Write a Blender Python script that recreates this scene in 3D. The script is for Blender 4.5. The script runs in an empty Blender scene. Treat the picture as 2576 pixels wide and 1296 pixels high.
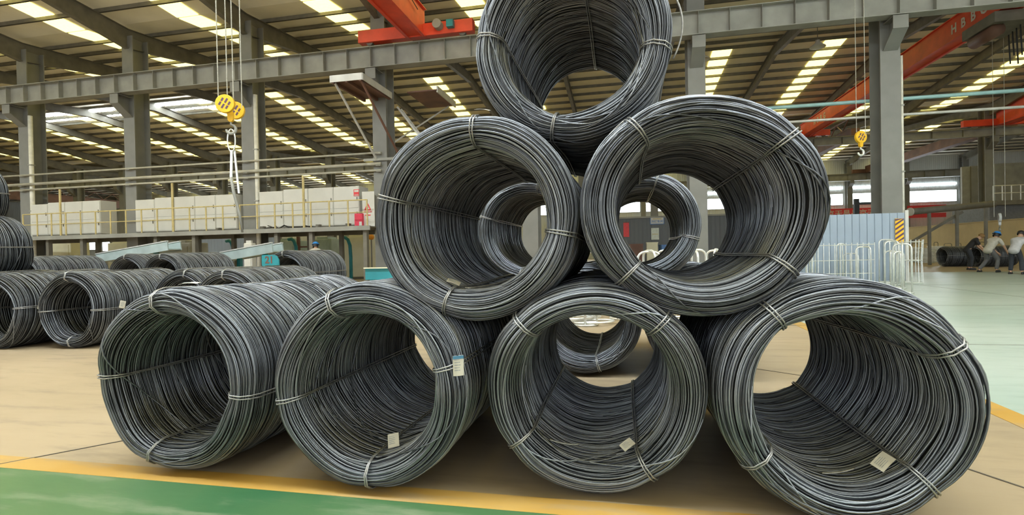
import bpy, math, random
import numpy as np
from math import sin, cos, pi, radians, atan, atan2, sqrt
from mathutils import Vector, Matrix, Euler

random.seed(7)
SC = bpy.context.scene
COL = SC.collection

# ------------------------------------------------------------------ camera
FPX = 1320.0                                   # focal length in pixels of the 2576 px wide frame
CAM = Vector((0.0, 0.0, 1.27))
yaw, pitch, roll = radians(12.0), atan(13.0 / FPX), atan(0.02)
_f = Vector((-sin(yaw) * cos(pitch), cos(yaw) * cos(pitch), -sin(pitch)))
_r0 = Vector((cos(yaw), sin(yaw), 0.0)); _u0 = _r0.cross(_f)
_r = _r0 * cos(roll) - _u0 * sin(roll); _u = _u0 * cos(roll) + _r0 * sin(roll)
cd = bpy.data.cameras.new('camera'); cam = bpy.data.objects.new('camera', cd); COL.objects.link(cam)
cd.sensor_fit = 'HORIZONTAL'; cd.sensor_width = 36.0; cd.lens = FPX * 36.0 / 2576.0
cd.clip_start = 0.05; cd.clip_end = 400
m3 = Matrix((_r, _u, -_f)).transposed()
cam.matrix_world = Matrix.Translation(CAM) @ m3.to_4x4()
SC.camera = cam

# ------------------------------------------------------------------ world, exposure
W = bpy.data.worlds.new('world'); SC.world = W; W.use_nodes = True
bg = W.node_tree.nodes['Background']; bg.inputs[0].default_value = (0.88, 0.94, 1.0, 1); bg.inputs[1].default_value = 1.3
SKYLIGHT = 1.45
WINDOW = 6.0
VENT_FILL = 12.0
SC.view_settings.view_transform = 'Standard'; SC.view_settings.look = 'None'
SC.view_settings.gamma = 1.0; SC.view_settings.use_curve_mapping = False
SC.view_settings.exposure = 1.05
SC.cycles.use_denoising = True
SC.cycles.max_bounces = 8; SC.cycles.diffuse_bounces = 5; SC.cycles.glossy_bounces = 4
SC.cycles.sample_clamp_indirect = 6.0

# ------------------------------------------------------------------ measuring helpers (a photo point on a real plane)
def ray(px, py): return _f + _r * ((px - 1288.0) / FPX) + _u * ((648.0 - py) / FPX)
def atY(px, py, Y): d = ray(px, py); return CAM + d * (Y / d.y)
def atX(px, py, X): d = ray(px, py); return CAM + d * (X / d.x)
def atZ(px, py, Z): d = ray(px, py); return CAM + d * ((Z - CAM.z) / d.z)

# ------------------------------------------------------------------ materials
MATS = {}
def mat(name, col, rough=0.6, metal=0.0, var=0.12, scale=6.0, bump=0.0, bscale=40.0, col2=None, emit=None, strength=0.0, spec=0.5):
    if name in MATS: return MATS[name]
    m = bpy.data.materials.new(name); m.use_nodes = True; nt = m.node_tree; N = nt.nodes; L = nt.links
    b = N['Principled BSDF']
    b.inputs['Roughness'].default_value = rough; b.inputs['Metallic'].default_value = metal
    b.inputs['Specular IOR Level'].default_value = spec
    tc = N.new('ShaderNodeTexCoord'); nz = N.new('ShaderNodeTexNoise'); nz.inputs['Scale'].default_value = scale; nz.inputs['Detail'].default_value = 5
    L.new(tc.outputs['Object'], nz.inputs['Vector'])
    rp = N.new('ShaderNodeValToRGB'); L.new(nz.outputs['Fac'], rp.inputs['Fac'])
    c2 = col2 if col2 else tuple(min(1, c * (1 + var)) for c in col)
    c1 = tuple(c * (1 - var) for c in col)
    rp.color_ramp.elements[0].position = 0.32; rp.color_ramp.elements[1].position = 0.68
    rp.color_ramp.elements[0].color = (*c1, 1); rp.color_ramp.elements[1].color = (*c2, 1)
    L.new(rp.outputs['Color'], b.inputs['Base Color'])
    if bump:
        n2 = N.new('ShaderNodeTexNoise'); n2.inputs['Scale'].default_value = bscale; n2.inputs['Detail'].default_value = 4
        L.new(tc.outputs['Object'], n2.inputs['Vector'])
        bp = N.new('ShaderNodeBump'); bp.inputs['Strength'].default_value = bump; bp.inputs['Distance'].default_value = 0.02
        L.new(n2.outputs['Fac'], bp.inputs['Height']); L.new(bp.outputs['Normal'], b.inputs['Normal'])
    if emit:
        b.inputs['Emission Color'].default_value = (*emit, 1); b.inputs['Emission Strength'].default_value = strength
    MATS[name] = m; return m

def wire_mat(name, lo, hi, metal, rough, shell=False):
    m = bpy.data.materials.new(name); m.use_nodes = True; nt = m.node_tree; N = nt.nodes; L = nt.links
    b = N['Principled BSDF']; b.inputs['Metallic'].default_value = metal; b.inputs['Roughness'].default_value = rough
    if shell:
        b.inputs['Base Color'].default_value = (*lo, 1)
    else:
        at = N.new('ShaderNodeAttribute'); at.attribute_name = 'tone'
        tc = N.new('ShaderNodeTexCoord'); nz = N.new('ShaderNodeTexNoise'); nz.inputs['Scale'].default_value = 9; nz.inputs['Detail'].default_value = 3
        L.new(tc.outputs['Object'], nz.inputs['Vector'])
        ad = N.new('ShaderNodeMath'); ad.operation = 'MULTIPLY_ADD'; ad.inputs[1].default_value = 0.6; L.new(nz.outputs['Fac'], ad.inputs[0])
        mm = N.new('ShaderNodeMath'); mm.operation = 'MULTIPLY_ADD'; mm.inputs[1].default_value = 0.8; mm.inputs[2].default_value = -0.15
        L.new(at.outputs['Fac'], mm.inputs[0]); L.new(mm.outputs[0], ad.inputs[2])
        mx = N.new('ShaderNodeMix'); mx.data_type = 'RGBA'
        mx.inputs['A'].default_value = (*lo, 1); mx.inputs['B'].default_value = (*hi, 1)
        L.new(ad.outputs[0], mx.inputs['Factor']); L.new(mx.outputs['Result'], b.inputs['Base Color'])
    MATS[name] = m; return m

M_WIRE = wire_mat('steel_wire', (0.046, 0.050, 0.058), (0.31, 0.335, 0.37), 0.65, 0.36)
M_GAP_SHADE = wire_mat('coil_gap_shade', (0.006, 0.006, 0.006), None, 0.0, 0.9, True)  # black colour stands in for shade in the gaps between turns
M_BAND = mat('tie_wire_steel', (0.36, 0.36, 0.35), 0.4, 0.6, 0.25, 30)
M_STEEL = mat('grey_steel', (0.30, 0.30, 0.27), 0.55, 0.1, 0.15, 1.5)
M_COLUMN = mat('column_grey_paint', (0.22, 0.22, 0.205), 0.5, 0.1, 0.10, 1.2)
M_DARKSTEEL = mat('dark_steel', (0.165, 0.155, 0.125), 0.6, 0.1, 0.2, 2.0)
M_ROOF = mat('roof_sheet', (0.86, 0.83, 0.71), 0.7, 0.0, 0.06, 0.7)
M_SKY = mat('skylight_panel', (0.8, 0.75, 0.5), 0.5, emit=(1.0, 0.86, 0.26), strength=SKYLIGHT)
M_WIN = mat('window_glass_lit', (0.8, 0.85, 0.9), 0.3, emit=(0.82, 0.93, 1.0), strength=WINDOW)
M_VENT_FILL = mat('ridge_vent_or_fill_light', (0.8, 0.85, 0.9), 0.3, emit=(0.86, 0.94, 1.0), strength=VENT_FILL)  # glow shared by the second bay's vents and the added panels over the stack
M_WALL = mat('wall_sheet', (0.50, 0.52, 0.50), 0.7, 0.0, 0.08, 0.4)
M_RED = mat('crane_red', (0.72, 0.075, 0.03), 0.45, 0.0, 0.15, 1.5)
M_YEL = mat('hook_yellow', (0.85, 0.50, 0.02), 0.45, 0.0, 0.12, 5)
M_WHITE = mat('cabinet_white', (0.62, 0.615, 0.57), 0.5, 0.0, 0.05, 1.5)
M_CREAM = mat('cream_paint', (0.70, 0.68, 0.50), 0.5, 0.0, 0.05, 2)
M_RAIL = mat('rail_tan', (0.55, 0.45, 0.20), 0.5, 0.0, 0.15, 5)
M_TEAL = mat('teal_paint', (0.03, 0.26, 0.30), 0.45, 0.0, 0.2, 3)
M_LBLUE = mat('light_blue_paint', (0.36, 0.44, 0.44), 0.45, 0.1, 0.15, 3)
M_PALEGREEN = mat('pale_machine_green', (0.36, 0.46, 0.44), 0.5, 0.0, 0.15, 2)
M_FENCE = mat('blue_grey_sheet', (0.33, 0.40, 0.49), 0.45, 0.2, 0.08, 1.5)
M_GALV = mat('galvanised_rod', (0.78, 0.80, 0.79), 0.3, 0.5, 0.12, 8)
M_CARD = mat('paper_tag', (0.62, 0.60, 0.52), 0.6, 0.0, 0.05, 30)
M_INK = mat('tag_print', (0.30, 0.33, 0.36), 0.7, 0.0, 0.2, 60)
M_TAGBLUE = mat('tag_blue_print', (0.08, 0.25, 0.42), 0.6)
M_BLACK = mat('black_rubber', (0.015, 0.015, 0.016), 0.5)
M_ROPE = mat('wire_rope', (0.42, 0.41, 0.36), 0.5, 0.4, 0.2, 40)
M_REDSIGN = mat('sign_red', (0.75, 0.06, 0.07), 0.5, 0, 0.1, 10)
M_PINK = mat('box_red', (0.75, 0.05, 0.10), 0.5, 0, 0.1, 10)
M_BLUE = mat('sign_blue', (0.10, 0.22, 0.50), 0.5, 0, 0.1, 10)
M_BROWN = mat('brown_steel', (0.17, 0.085, 0.06), 0.6, 0.0, 0.25, 1)
M_BEIGE = mat('beige_wall_paint', (0.58, 0.48, 0.28), 0.7, 0, 0.08, 1)
M_HAZY = mat('hazard_yellow', (0.90, 0.52, 0.02), 0.5, 0, 0.08, 10)
M_HAZP = mat('hazard_dark', (0.10, 0.05, 0.10), 0.5, 0, 0.1, 10)
M_PIPEBLUE = mat('pipe_blue', (0.34, 0.56, 0.58), 0.4, 0.1, 0.1, 2)
M_PIPEGREY = mat('pipe_grey', (0.60, 0.60, 0.57), 0.4, 0.2, 0.1, 2)
M_PIPEPALE = mat('pipe_pale', (0.47, 0.455, 0.38), 0.45, 0.1, 0.15, 2)

# ------------------------------------------------------------------ object helpers
def tag(o, label=None, cat=None, group=None, kind=None):
    if label: o['label'] = label
    if cat: o['category'] = cat
    if group: o['group'] = group
    if kind: o['kind'] = kind
    return o
def empty(name, loc=(0, 0, 0), rz=0.0, label=None, cat=None, group=None):
    o = bpy.data.objects.new(name, None); COL.objects.link(o); o.location = loc; o.rotation_euler = (0, 0, rz)
    o.empty_display_size = 0.2
    return tag(o, label, cat, group)
def link(name, me, parent=None, loc=None, rot=None):
    o = bpy.data.objects.new(name, me); COL.objects.link(o)
    if parent: o.parent = parent
    if loc is not None: o.location = loc
    if rot is not None: o.rotation_euler = rot
    return o

class MB:
    """collects shapes (in the parent's own space) and links them as one mesh"""
    def __init__(s): s.v = []; s.f = []
    def add(s, vs, fs):
        n = len(s.v); s.v += [tuple(v) for v in vs]; s.f += [tuple(i + n for i in f) for f in fs]; return s
    def box(s, a, b, M=None):
        x0, y0, z0 = a; x1, y1, z1 = b
        vs = [Vector(p) for p in ((x0, y0, z0), (x1, y0, z0), (x1, y1, z0), (x0, y1, z0), (x0, y0, z1), (x1, y0, z1), (x1, y1, z1), (x0, y1, z1))]
        if M: vs = [M @ v for v in vs]
        return s.add(vs, [(0, 3, 2, 1), (4, 5, 6, 7), (0, 1, 5, 4), (1, 2, 6, 5), (2, 3, 7, 6), (3, 0, 4, 7)])
    def bar(s, p, q, w, h, up=(0, 0, 1)):
        """rectangular bar from p to q, w across, h along up"""
        p = Vector(p); q = Vector(q); d = (q - p).normalized(); up = Vector(up)
        if abs(d.dot(up)) > 0.98: up = Vector((0, 1, 0))
        sx = d.cross(up).normalized(); uz = sx.cross(d).normalized()
        vs = []
        for c in (p, q):
            for a, b in ((-1, -1), (1, -1), (1, 1), (-1, 1)): vs.append(c + sx * (a * w / 2) + uz * (b * h / 2))
        return s.add(vs, [(0, 1, 2, 3), (7, 6, 5, 4), (0, 4, 5, 1), (1, 5, 6, 2), (2, 6, 7, 3), (3, 7, 4, 0)])
    def tube(s, pts, r, n=6, closed=False, caps=True):
        pts = [Vector(p) for p in pts]; k = len(pts); vs = []; ref = None
        rr = r if hasattr(r, '__len__') else [r] * k
        for i in range(k):
            a = pts[i - 1] if (i > 0 or closed) else pts[0]; b = pts[(i + 1) % k] if (i < k - 1 or closed) else pts[-1]
            t = (b - a).normalized()
            if ref is None: ref = Vector((0, 0, 1)) if abs(t.z) < 0.9 else Vector((1, 0, 0))
            u = t.cross(ref)
            if u.length < 1e-4: u = t.cross(Vector((0, 1, 0)))
            u.normalize(); w = u.cross(t).normalized(); ref = w
            for j in range(n):
                an = 2 * pi * j / n; vs.append(pts[i] + (u * cos(an) + w * sin(an)) * rr[i])
        fs = []
        for i in range(k if closed else k - 1):
            i2 = (i + 1) % k
            for j in range(n): fs.append((i * n + j, i * n + (j + 1) % n, i2 * n + (j + 1) % n, i2 * n + j))
        if caps and not closed: fs.append(tuple(range(n - 1, -1, -1))); fs.append(tuple((k - 1) * n + j for j in range(n)))
        return s.add(vs, fs)
    def cyl(s, p, q, r, n=16): return s.tube([p, q], r, n)
    def prism(s, poly, a, b, axis='y'):
        """poly of 2D points extruded from a to b along axis"""
        n = len(poly); vs = []
        for t in (a, b):
            for (u, w) in poly: vs.append((u, t, w) if axis == 'y' else (t, u, w) if axis == 'x' else (u, w, t))
        fs = [tuple(range(n)), tuple(range(2 * n - 1, n - 1, -1))] + [(i, i + n, (i + 1) % n + n, (i + 1) % n) for i in range(n)]
        return s.add(vs, fs)
    def lathe(s, prof, n=16, M=None):
        vs = []; k = len(prof)
        for i in range(n):
            a = 2 * pi * i / n
            for (r, z) in prof: v = Vector((r * cos(a), r * sin(a), z)); vs.append(M @ v if M else v)
        fs = [(i * k + j, ((i + 1) % n) * k + j, ((i + 1) % n) * k + j + 1, i * k + j + 1) for i in range(n) for j in range(k - 1)]
        return s.add(vs, fs)
    def mesh(s, name, m, smooth=False):
        me = bpy.data.meshes.new(name); me.from_pydata(s.v, [], s.f); me.update()
        if smooth: me.polygons.foreach_set('use_smooth', [True] * len(me.polygons))
        for x in (m if isinstance(m, (list, tuple)) else [m]): me.materials.append(x)
        return me
    def build(s, name, m, parent=None, loc=None, rot=None, smooth=False):
        return link(name, s.mesh(name, m, smooth), parent, loc, rot)

def bevel(o, w=0.01, seg=2):
    b = o.modifiers.new('bevel', 'BEVEL'); b.width = w; b.segments = seg; b.limit_method = 'ANGLE'; return o
def text_mesh(name, body, size, m, parent=None, M=None, ext=0.002, bold=0.0):
    cu = bpy.data.curves.new(name, 'FONT'); cu.body = body; cu.size = size; cu.extrude = ext; cu.offset = bold; cu.resolution_u = 2
    cu.align_x = 'CENTER'; cu.align_y = 'CENTER'
    t = bpy.data.objects.new(name, cu); COL.objects.link(t)
    dg = bpy.context.evaluated_depsgraph_get(); me = bpy.data.meshes.new_from_object(t.evaluated_get(dg))
    COL.objects.unlink(t); bpy.data.objects.remove(t)
    me.materials.clear(); me.materials.append(m)
    o = link(name, me, parent)
    if M is not None: o.matrix_local = M
    return o
def face_cam(loc):  # text/plates standing upright and facing -Y
    return Matrix.Translation(loc) @ Euler((pi / 2, 0, 0)).to_matrix().to_4x4()

ORD = ['first', 'second', 'third', 'fourth', 'fifth', 'sixth', 'seventh', 'eighth', 'ninth', 'tenth', 'eleventh', 'twelfth', 'thirteenth', 'fourteenth', 'fifteenth', 'sixteenth']

# ------------------------------------------------------------------ the hall: floor, roofs, walls
XL, XR = -122.0, 56.0
CX = [10.0 - 6.97 * k for k in range(-5, 18)]          # column grid along the hall
EAVE = 13.42
YA, YB, YC = 22.5, 52.5, 82.5                           # column lines
BAYS = [(-19.5, 22.5), (22.5, 52.5), (52.5, 82.5)]

def floor_material(name, c1, c2, c3, rough, s1=0.35, s2=3.0):
    m = bpy.data.materials.new(name); m.use_nodes = True; nt = m.node_tree; N = nt.nodes; L = nt.links
    b = N['Principled BSDF']; tc = N.new('ShaderNodeTexCoord')
    a = N.new('ShaderNodeTexNoise'); a.inputs['Scale'].default_value = s1; a.inputs['Detail'].default_value = 6; a.inputs['Distortion'].default_value = 0.6
    c = N.new('ShaderNodeTexNoise'); c.inputs['Scale'].default_value = s2; c.inputs['Detail'].default_value = 8; c.inputs['Roughness'].default_value = 0.65
    mp = N.new('ShaderNodeMapping'); mp.inputs['Scale'].default_value = (0.35, 1.6, 1); L.new(tc.outputs['Object'], mp.inputs['Vector'])
    L.new(tc.outputs['Object'], a.inputs['Vector']); L.new(mp.outputs['Vector'], c.inputs['Vector'])
    r1 = N.new('ShaderNodeValToRGB'); r1.color_ramp.elements[0].position = 0.35; r1.color_ramp.elements[1].position = 0.65
    r1.color_ramp.elements[0].color = (*c1, 1); r1.color_ramp.elements[1].color = (*c2, 1); L.new(a.outputs['Fac'], r1.inputs['Fac'])
    r2 = N.new('ShaderNodeValToRGB'); r2.color_ramp.elements[0].position = 0.52; r2.color_ramp.elements[1].position = 0.72
    r2.color_ramp.elements[0].color = (0, 0, 0, 1); r2.color_ramp.elements[1].color = (0.85, 0.85, 0.85, 1); L.new(c.outputs['Fac'], r2.inputs['Fac'])
    mx = N.new('ShaderNodeMix'); mx.data_type = 'RGBA'; L.new(r2.outputs['Color'], mx.inputs['Factor'])
    L.new(r1.outputs['Color'], mx.inputs['A']); mx.inputs['B'].default_value = (*c3, 1)
    L.new(mx.outputs['Result'], b.inputs['Base Color'])
    rr = N.new('ShaderNodeMapRange'); rr.inputs['To Min'].default_value = rough - 0.1; rr.inputs['To Max'].default_value = rough + 0.15
    L.new(c.outputs['Fac'], rr.inputs['Value']); L.new(rr.outputs['Result'], b.inputs['Roughness'])
    bp = N.new('ShaderNodeBump'); bp.inputs['Strength'].default_value = 0.08; bp.inputs['Distance'].default_value = 0.01
    L.new(c.outputs['Fac'], bp.inputs['Height']); L.new(bp.outputs['Normal'], b.inputs['Normal'])
    return m
M_CONC = floor_material('floor_concrete', (0.30, 0.232, 0.145), (0.385, 0.30, 0.19), (0.24, 0.19, 0.13), 0.42)
M_GREENN = floor_material('floor_green_paint', (0.028, 0.105, 0.040), (0.085, 0.155, 0.058), (0.20, 0.235, 0.145), 0.42, 0.55, 3.2)
M_GREENF = floor_material('floor_pale_green_paint', (0.33, 0.41, 0.36), (0.41, 0.47, 0.42), (0.28, 0.35, 0.31), 0.30)
M_YLINE = floor_material('floor_yellow_paint', (0.40, 0.225, 0.04), (0.44, 0.27, 0.07), (0.30, 0.235, 0.145), 0.45, 1.2, 3.0)
M_JOINT = mat('floor_joint_dark', (0.10, 0.085, 0.065), 0.9)

fl = MB().box((XL, -21, -0.2), (XR, YC + 0.5, 0)).build('floor', M_CONC); tag(fl, kind='structure')
MB().box((-30, 1.30, 0), (2.70, 1.45, 0.003)).build('yellow_line_paint', M_YLINE, fl)
MB().box((-30, 1.45, 0), (2.70, 2.50, 0.002)).build('green_walkway_paint', M_GREENN, fl)
MB().box((-30, 2.50, 0), (2.60, 2.66, 0.003)).build('yellow_line_paint', M_YLINE, fl)
MB().prism([(2.60, 0.5), (2.80, 0.5), (3.10, 27.0), (2.90, 27.0)], 0.0, 0.003, 'z').build('yellow_line_paint', M_YLINE, fl)
MB().prism([(2.80, 0.9), (40, 0.9), (40, 27.0), (3.10, 27.0), (2.80, 0.5)], 0.0, 0.002, 'z').build('pale_green_aisle_paint', M_GREENF, fl)
for a, b in (((-4.06, 2.30), (-3.02, 3.55)), ((-3.02, 3.55), (-1.2, 5.75)), ((1.86, 3.42), (2.35, 2.6)), ((0.9, 6.2), (2.4, 5.1)), ((-9, 9.2), (2.9, 9.2)),
             ((3.2, 12.4), (30, 12.4)), ((3.2, 18.6), (30, 18.6)), ((9.0, 3.0), (9.0, 27)), ((15.5, 5), (15.5, 27)), ((3.1, 7.6), (30, 7.6))):
    MB().bar((*a, 0.0025), (*b, 0.0025), 0.012, 0.003).build('expansion_joint', M_JOINT, fl)

# roofs -----------------------------------------------------------
purlin_me = MB().box((XL, -0.035, -0.19), (XR, 0.035, 0)).box((XL, -0.035, -0.19), (XR, 0.07, -0.175)).mesh('purlin', M_DARKSTEEL)
pan_me = MB().box((-0.62, -0.69, -0.045), (0.62, 0.69, -0.025)).mesh('skylight_panel', M_SKY)
SKX = [c - 3.2 for c in CX] + [CX[0] + 3.77]
for bi, (y0, y1) in enumerate(BAYS):
    ym = (y0 + y1) / 2; RIDGE = EAVE + 0.09 * (ym - y0); nk = int(round((ym - y0) / 1.5))
    roof = MB().prism([(y0, EAVE), (ym, RIDGE), (y1, EAVE), (y1, EAVE + 0.1), (ym, RIDGE + 0.1), (y0, EAVE + 0.1)], XL, XR, 'x').build('ceiling', M_ROOF)
    tag(roof, kind='structure')
    sl = (RIDGE - EAVE) / (ym - y0)
    for k in range(-nk + 1, nk):
        y = ym + k * 1.5
        z = RIDGE - abs(k) * 1.5 * sl
        link('purlin', purlin_me, roof, (0, y, z - 0.01), (0, 0, 0))
    if bi == 0:      # the rest of the near bay's skylight strips, overhead
        for x in SKX:
            if not -42 < x < 42: continue
            MB().box((-0.62, -8.9, -0.045), (0.62, 8.6, -0.025)).build('skylight_strip', M_SKY, roof, (x, ym - 10.5, RIDGE - 10.5 * sl), (atan(sl), 0, 0))
            MB().box((-0.62, -8.6, -0.045), (0.62, 4.4, -0.025)).build('skylight_strip', M_SKY, roof, (x, ym + 10.5, RIDGE - 10.5 * sl), (-atan(sl), 0, 0))
    for sgn in (-1, 1):
        if bi == 0 and sgn < 0: continue
        for x in SKX:
            if bi == 0 and not (-36 < x < -5): continue
            if bi == 2 and not (-90 < x < 40): continue
            if bi == 1 and x < -92: continue
            if bi == 1 and abs(x - 6.8 + 6.97) < 0.2: continue
            if bi < 2:
                for k in range(nk):
                    if bi == 1 and sgn < 0 and (x > 0 or k < 4): continue
                    if bi == 0 and k < 10: continue
                    d = 0.75 + 1.5 * k
                    link('skylight_panel', pan_me, roof, (x, ym + sgn * d, RIDGE - d * sl), (-sgn * atan(sl), 0, 0))
            else:
                MB().box((-0.62, -6.9, -0.045), (0.62, 6.9, -0.025)).build('skylight_strip', M_SKY, roof, (x, ym + sgn * 7.5, RIDGE - 7.5 * sl), (-sgn * atan(sl), 0, 0))
    for x in CX:
        for sgn in (-1, 1):
            if bi == 0 and sgn < 0: continue
            e = y0 if sgn < 0 else y1
            d = MB()
            d.prism([(e, EAVE - 0.25), (ym, RIDGE - 0.25), (ym, RIDGE - 0.85), (e - sgn * 6, EAVE + 6 * sl - 0.8), (e, EAVE - 1.25)], x - 0.012, x + 0.012, 'x')
            d.bar((x, e, EAVE - 0.25), (x, ym, RIDGE - 0.25), 0.26, 0.025)
            d.bar((x, e, EAVE - 1.25), (x, e - sgn * 6, EAVE + 6 * sl - 0.8), 0.26, 0.025)
            d.bar((x, e - sgn * 6, EAVE + 6 * sl - 0.8), (x, ym, RIDGE - 0.85), 0.26, 0.025)
            d.build('rafter', M_DARKSTEEL, roof)
    if bi == 0:      # added glowing panels shaped like ridge vents, unseen, lighting the stack from above
        for i in range(14):
            xa = -62 + i * 7.0
            for yy in (ym - 1.5, ym + 0.2):
                MB().box((xa, yy, RIDGE - 0.33), (xa + 6.2, yy + 1.3, RIDGE - 0.30)).build('ridge_vent_or_fill', M_VENT_FILL, roof)
    if bi == 1:
        for xa, xb in ((-53.2, -47.4), (-46.3, -43.6), (-40.0, -33.2)):
            for yy in (37.55, 39.0):
                MB().box((xa, yy, RIDGE - 0.33), (xb, yy + 0.55, RIDGE - 0.30)).build('ridge_vent_or_fill', M_VENT_FILL, roof)
                w = MB()
                for q in range(5): w.box((xa + (xb - xa) * q / 4 - 0.04, yy, RIDGE - 0.37), (xa + (xb - xa) * q / 4 + 0.04, yy + 0.55, RIDGE - 0.335))
                w.build('vent_bar', M_DARKSTEEL, roof)

# walls -----------------------------------------------------------
def sheet_wall_mat(name, col, scale, axis):
    m = bpy.data.materials.new(name); m.use_nodes = True; nt = m.node_tree; N = nt.nodes; L = nt.links; b = N['Principled BSDF']
    b.inputs['Base Color'].default_value = (*col, 1); b.inputs['Roughness'].default_value = 0.55
    tc = N.new('ShaderNodeTexCoord'); wv = N.new('ShaderNodeTexWave'); wv.bands_direction = axis; wv.inputs['Scale'].default_value = scale
    L.new(tc.outputs['Object'], wv.inputs['Vector']); bp = N.new('ShaderNodeBump'); bp.inputs['Strength'].default_value = 0.6; bp.inputs['Distance'].default_value = 0.04
    L.new(wv.outputs['Fac'], bp.inputs['Height']); L.new(bp.outputs['Normal'], b.inputs['Normal']); return m
M_WALLX = sheet_wall_mat('corrugated_wall', (0.58, 0.60, 0.58), 1.3, 'X')
M_WALLY = sheet_wall_mat('corrugated_side_wall', (0.58, 0.60, 0.58), 1.3, 'Y')
M_OFFICE = sheet_wall_mat('dark_partition', (0.13, 0.145, 0.16), 1.0, 'X')
wb = MB().box((XL, YC, 0), (XR, YC + 0.25, EAVE)).build('wall_back', M_WALLX); tag(wb, kind='structure')
tag(MB().box((XL - 0.25, -21, 0), (XL, YC, EAVE)).build('wall_left', M_WALLY), kind='structure')
tag(MB().box((XR, -21, 0), (XR + 0.25, YC, EAVE)).build('wall_right', M_WALLY), kind='structure')
wf = MB().box((XL, -21.25, 0), (XR, -21, 4.5)).box((XL, -21.25, 4.5), (-36, -21, 11.2)).box((46, -21.25, 4.5), (XR, -21, 11.2)).box((XL, -21.25, 11.2), (XR, -21, EAVE)).build('wall_front', M_WALLX); tag(wf, kind='structure')
wn = 0
for i in range(len(CX) - 1):
    xa, xb = CX[i + 1] + 0.45, CX[i] - 0.45
    if xb < -75 or xa > 52: continue
    wn += 1
    w = MB().box((xa - 0.06, YC - 0.10, 7.0), (xb + 0.06, YC - 0.02, 8.65))
    w = w.build('window_%d' % wn, M_STEEL); tag(w, kind='structure')
    n = 4
    for q in range(n):
        a = xa + (xb - xa) * q / n + 0.03; b = xa + (xb - xa) * (q + 1) / n - 0.03
        MB().box((a, YC - 0.14, 7.08), (b, YC - 0.10, 8.57)).build('pane', M_WIN, w)
    MB().box((xa, YC - 0.13, 9.35), (xb, YC - 0.09, 9.55)).build('clerestory_slit', M_WIN, w)
# low bright windows under the mezzanine, far left
for (pa, pb, ya, yb) in ((176, 242, 604, 629), (256, 276, 608, 632), (286, 322, 608, 613)):
    wn += 1
    p = atY(pa, ya, YC - 0.2); q = atY(pb, yb, YC - 0.2)
    if p.x < XL + 1:
        p = atX(pa, ya, XL + 0.1); q = atX(pb, yb, XL + 0.1)
        w = MB().box((XL, p.y, q.z), (XL + 0.06, q.y, p.z)).build('window_%d' % wn, M_STEEL); tag(w, kind='structure')
        MB().box((XL + 0.06, p.y + 0.1, q.z + 0.1), (XL + 0.1, q.y - 0.1, p.z - 0.1)).build('pane', M_WIN, w)
    else:
        w = MB().box((p.x, YC - 0.1, q.z), (q.x, YC - 0.02, p.z)).build('window_%d' % wn, M_STEEL); tag(w, kind='structure')
        MB().box((p.x + 0.1, YC - 0.14, q.z + 0.1), (q.x - 0.1, YC - 0.1, p.z - 0.1)).build('pane', M_WIN, w)

# columns and runway beams ------------------------------------------
def column(x, yc, top, label, group, corbel_z, near=True):
    o = empty('steel_column', (x, yc, 0), 0, label, 'column', group)
    for s in (-1, 1):
        MB().box((-0.34, s * 0.44 - 0.02, 0.03), (0.34, s * 0.44 + 0.02, top)).build('flange', M_COLUMN, o)
    MB().box((-0.015, -0.42, 0.03), (0.015, 0.42, top)).build('web', M_COLUMN, o)
    MB().box((-0.45, -0.6, 0), (0.45, 0.6, 0.03)).build('base_plate', M_COLUMN, o)
    c = MB()   # tapered bracket that carries the runway beam on the camera side
    c.prism([(-0.46, corbel_z - 1.0), (-1.25, corbel_z - 0.45), (-1.25, corbel_z), (-0.46, corbel_z)], -0.02, 0.02, 'x')
    c.bar((0, -0.46, corbel_z - 1.0), (0, -1.25, corbel_z - 0.45), 0.5, 0.03); c.bar((0, -1.25, corbel_z - 0.47), (0, -1.25, corbel_z), 0.5, 0.03, (0, 1, 0))
    c.bar((0, -0.46, corbel_z - 0.015), (0, -1.27, corbel_z - 0.015), 0.5, 0.03)
    c.build('bracket', M_COLUMN, o)
    return o
whereA = {0: 'right of the stack beside the blue sheet fence', 1: 'seen just right of the top coil', 2: 'seen through the left upper coil', 3: 'carrying the rusty maintenance platform',
          4: 'between the two cabinet blocks, near the large yellow hook', 5: 'between the two left cabinet blocks', 6: 'near the left edge of the photo', 7: 'just beyond the left edge', 8: 'well beyond the left edge', 9: 'farthest to the left'}
for k in range(-1, 10):
    x = 10.0 - 6.97 * k
    column(x, 22.95, EAVE - 0.6, 'grey steel crane column ' + whereA.get(k, 'far right, beyond the blue sheet fence'), 'columns of the near row', 9.62)
for k in range(-4, 13):
    x = 10.0 - 6.97 * k
    column(x, 53.2, EAVE - 0.6, 'distant grey steel column in the second row across the hall', 'columns of the second row', 10.3)
for k in range(-5, 12):
    x = 10.0 - 6.97 * k
    column(x, YC - 0.9, EAVE - 0.6, 'far grey steel column standing against the windowed back wall', 'columns at the back wall', 10.3)

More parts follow.
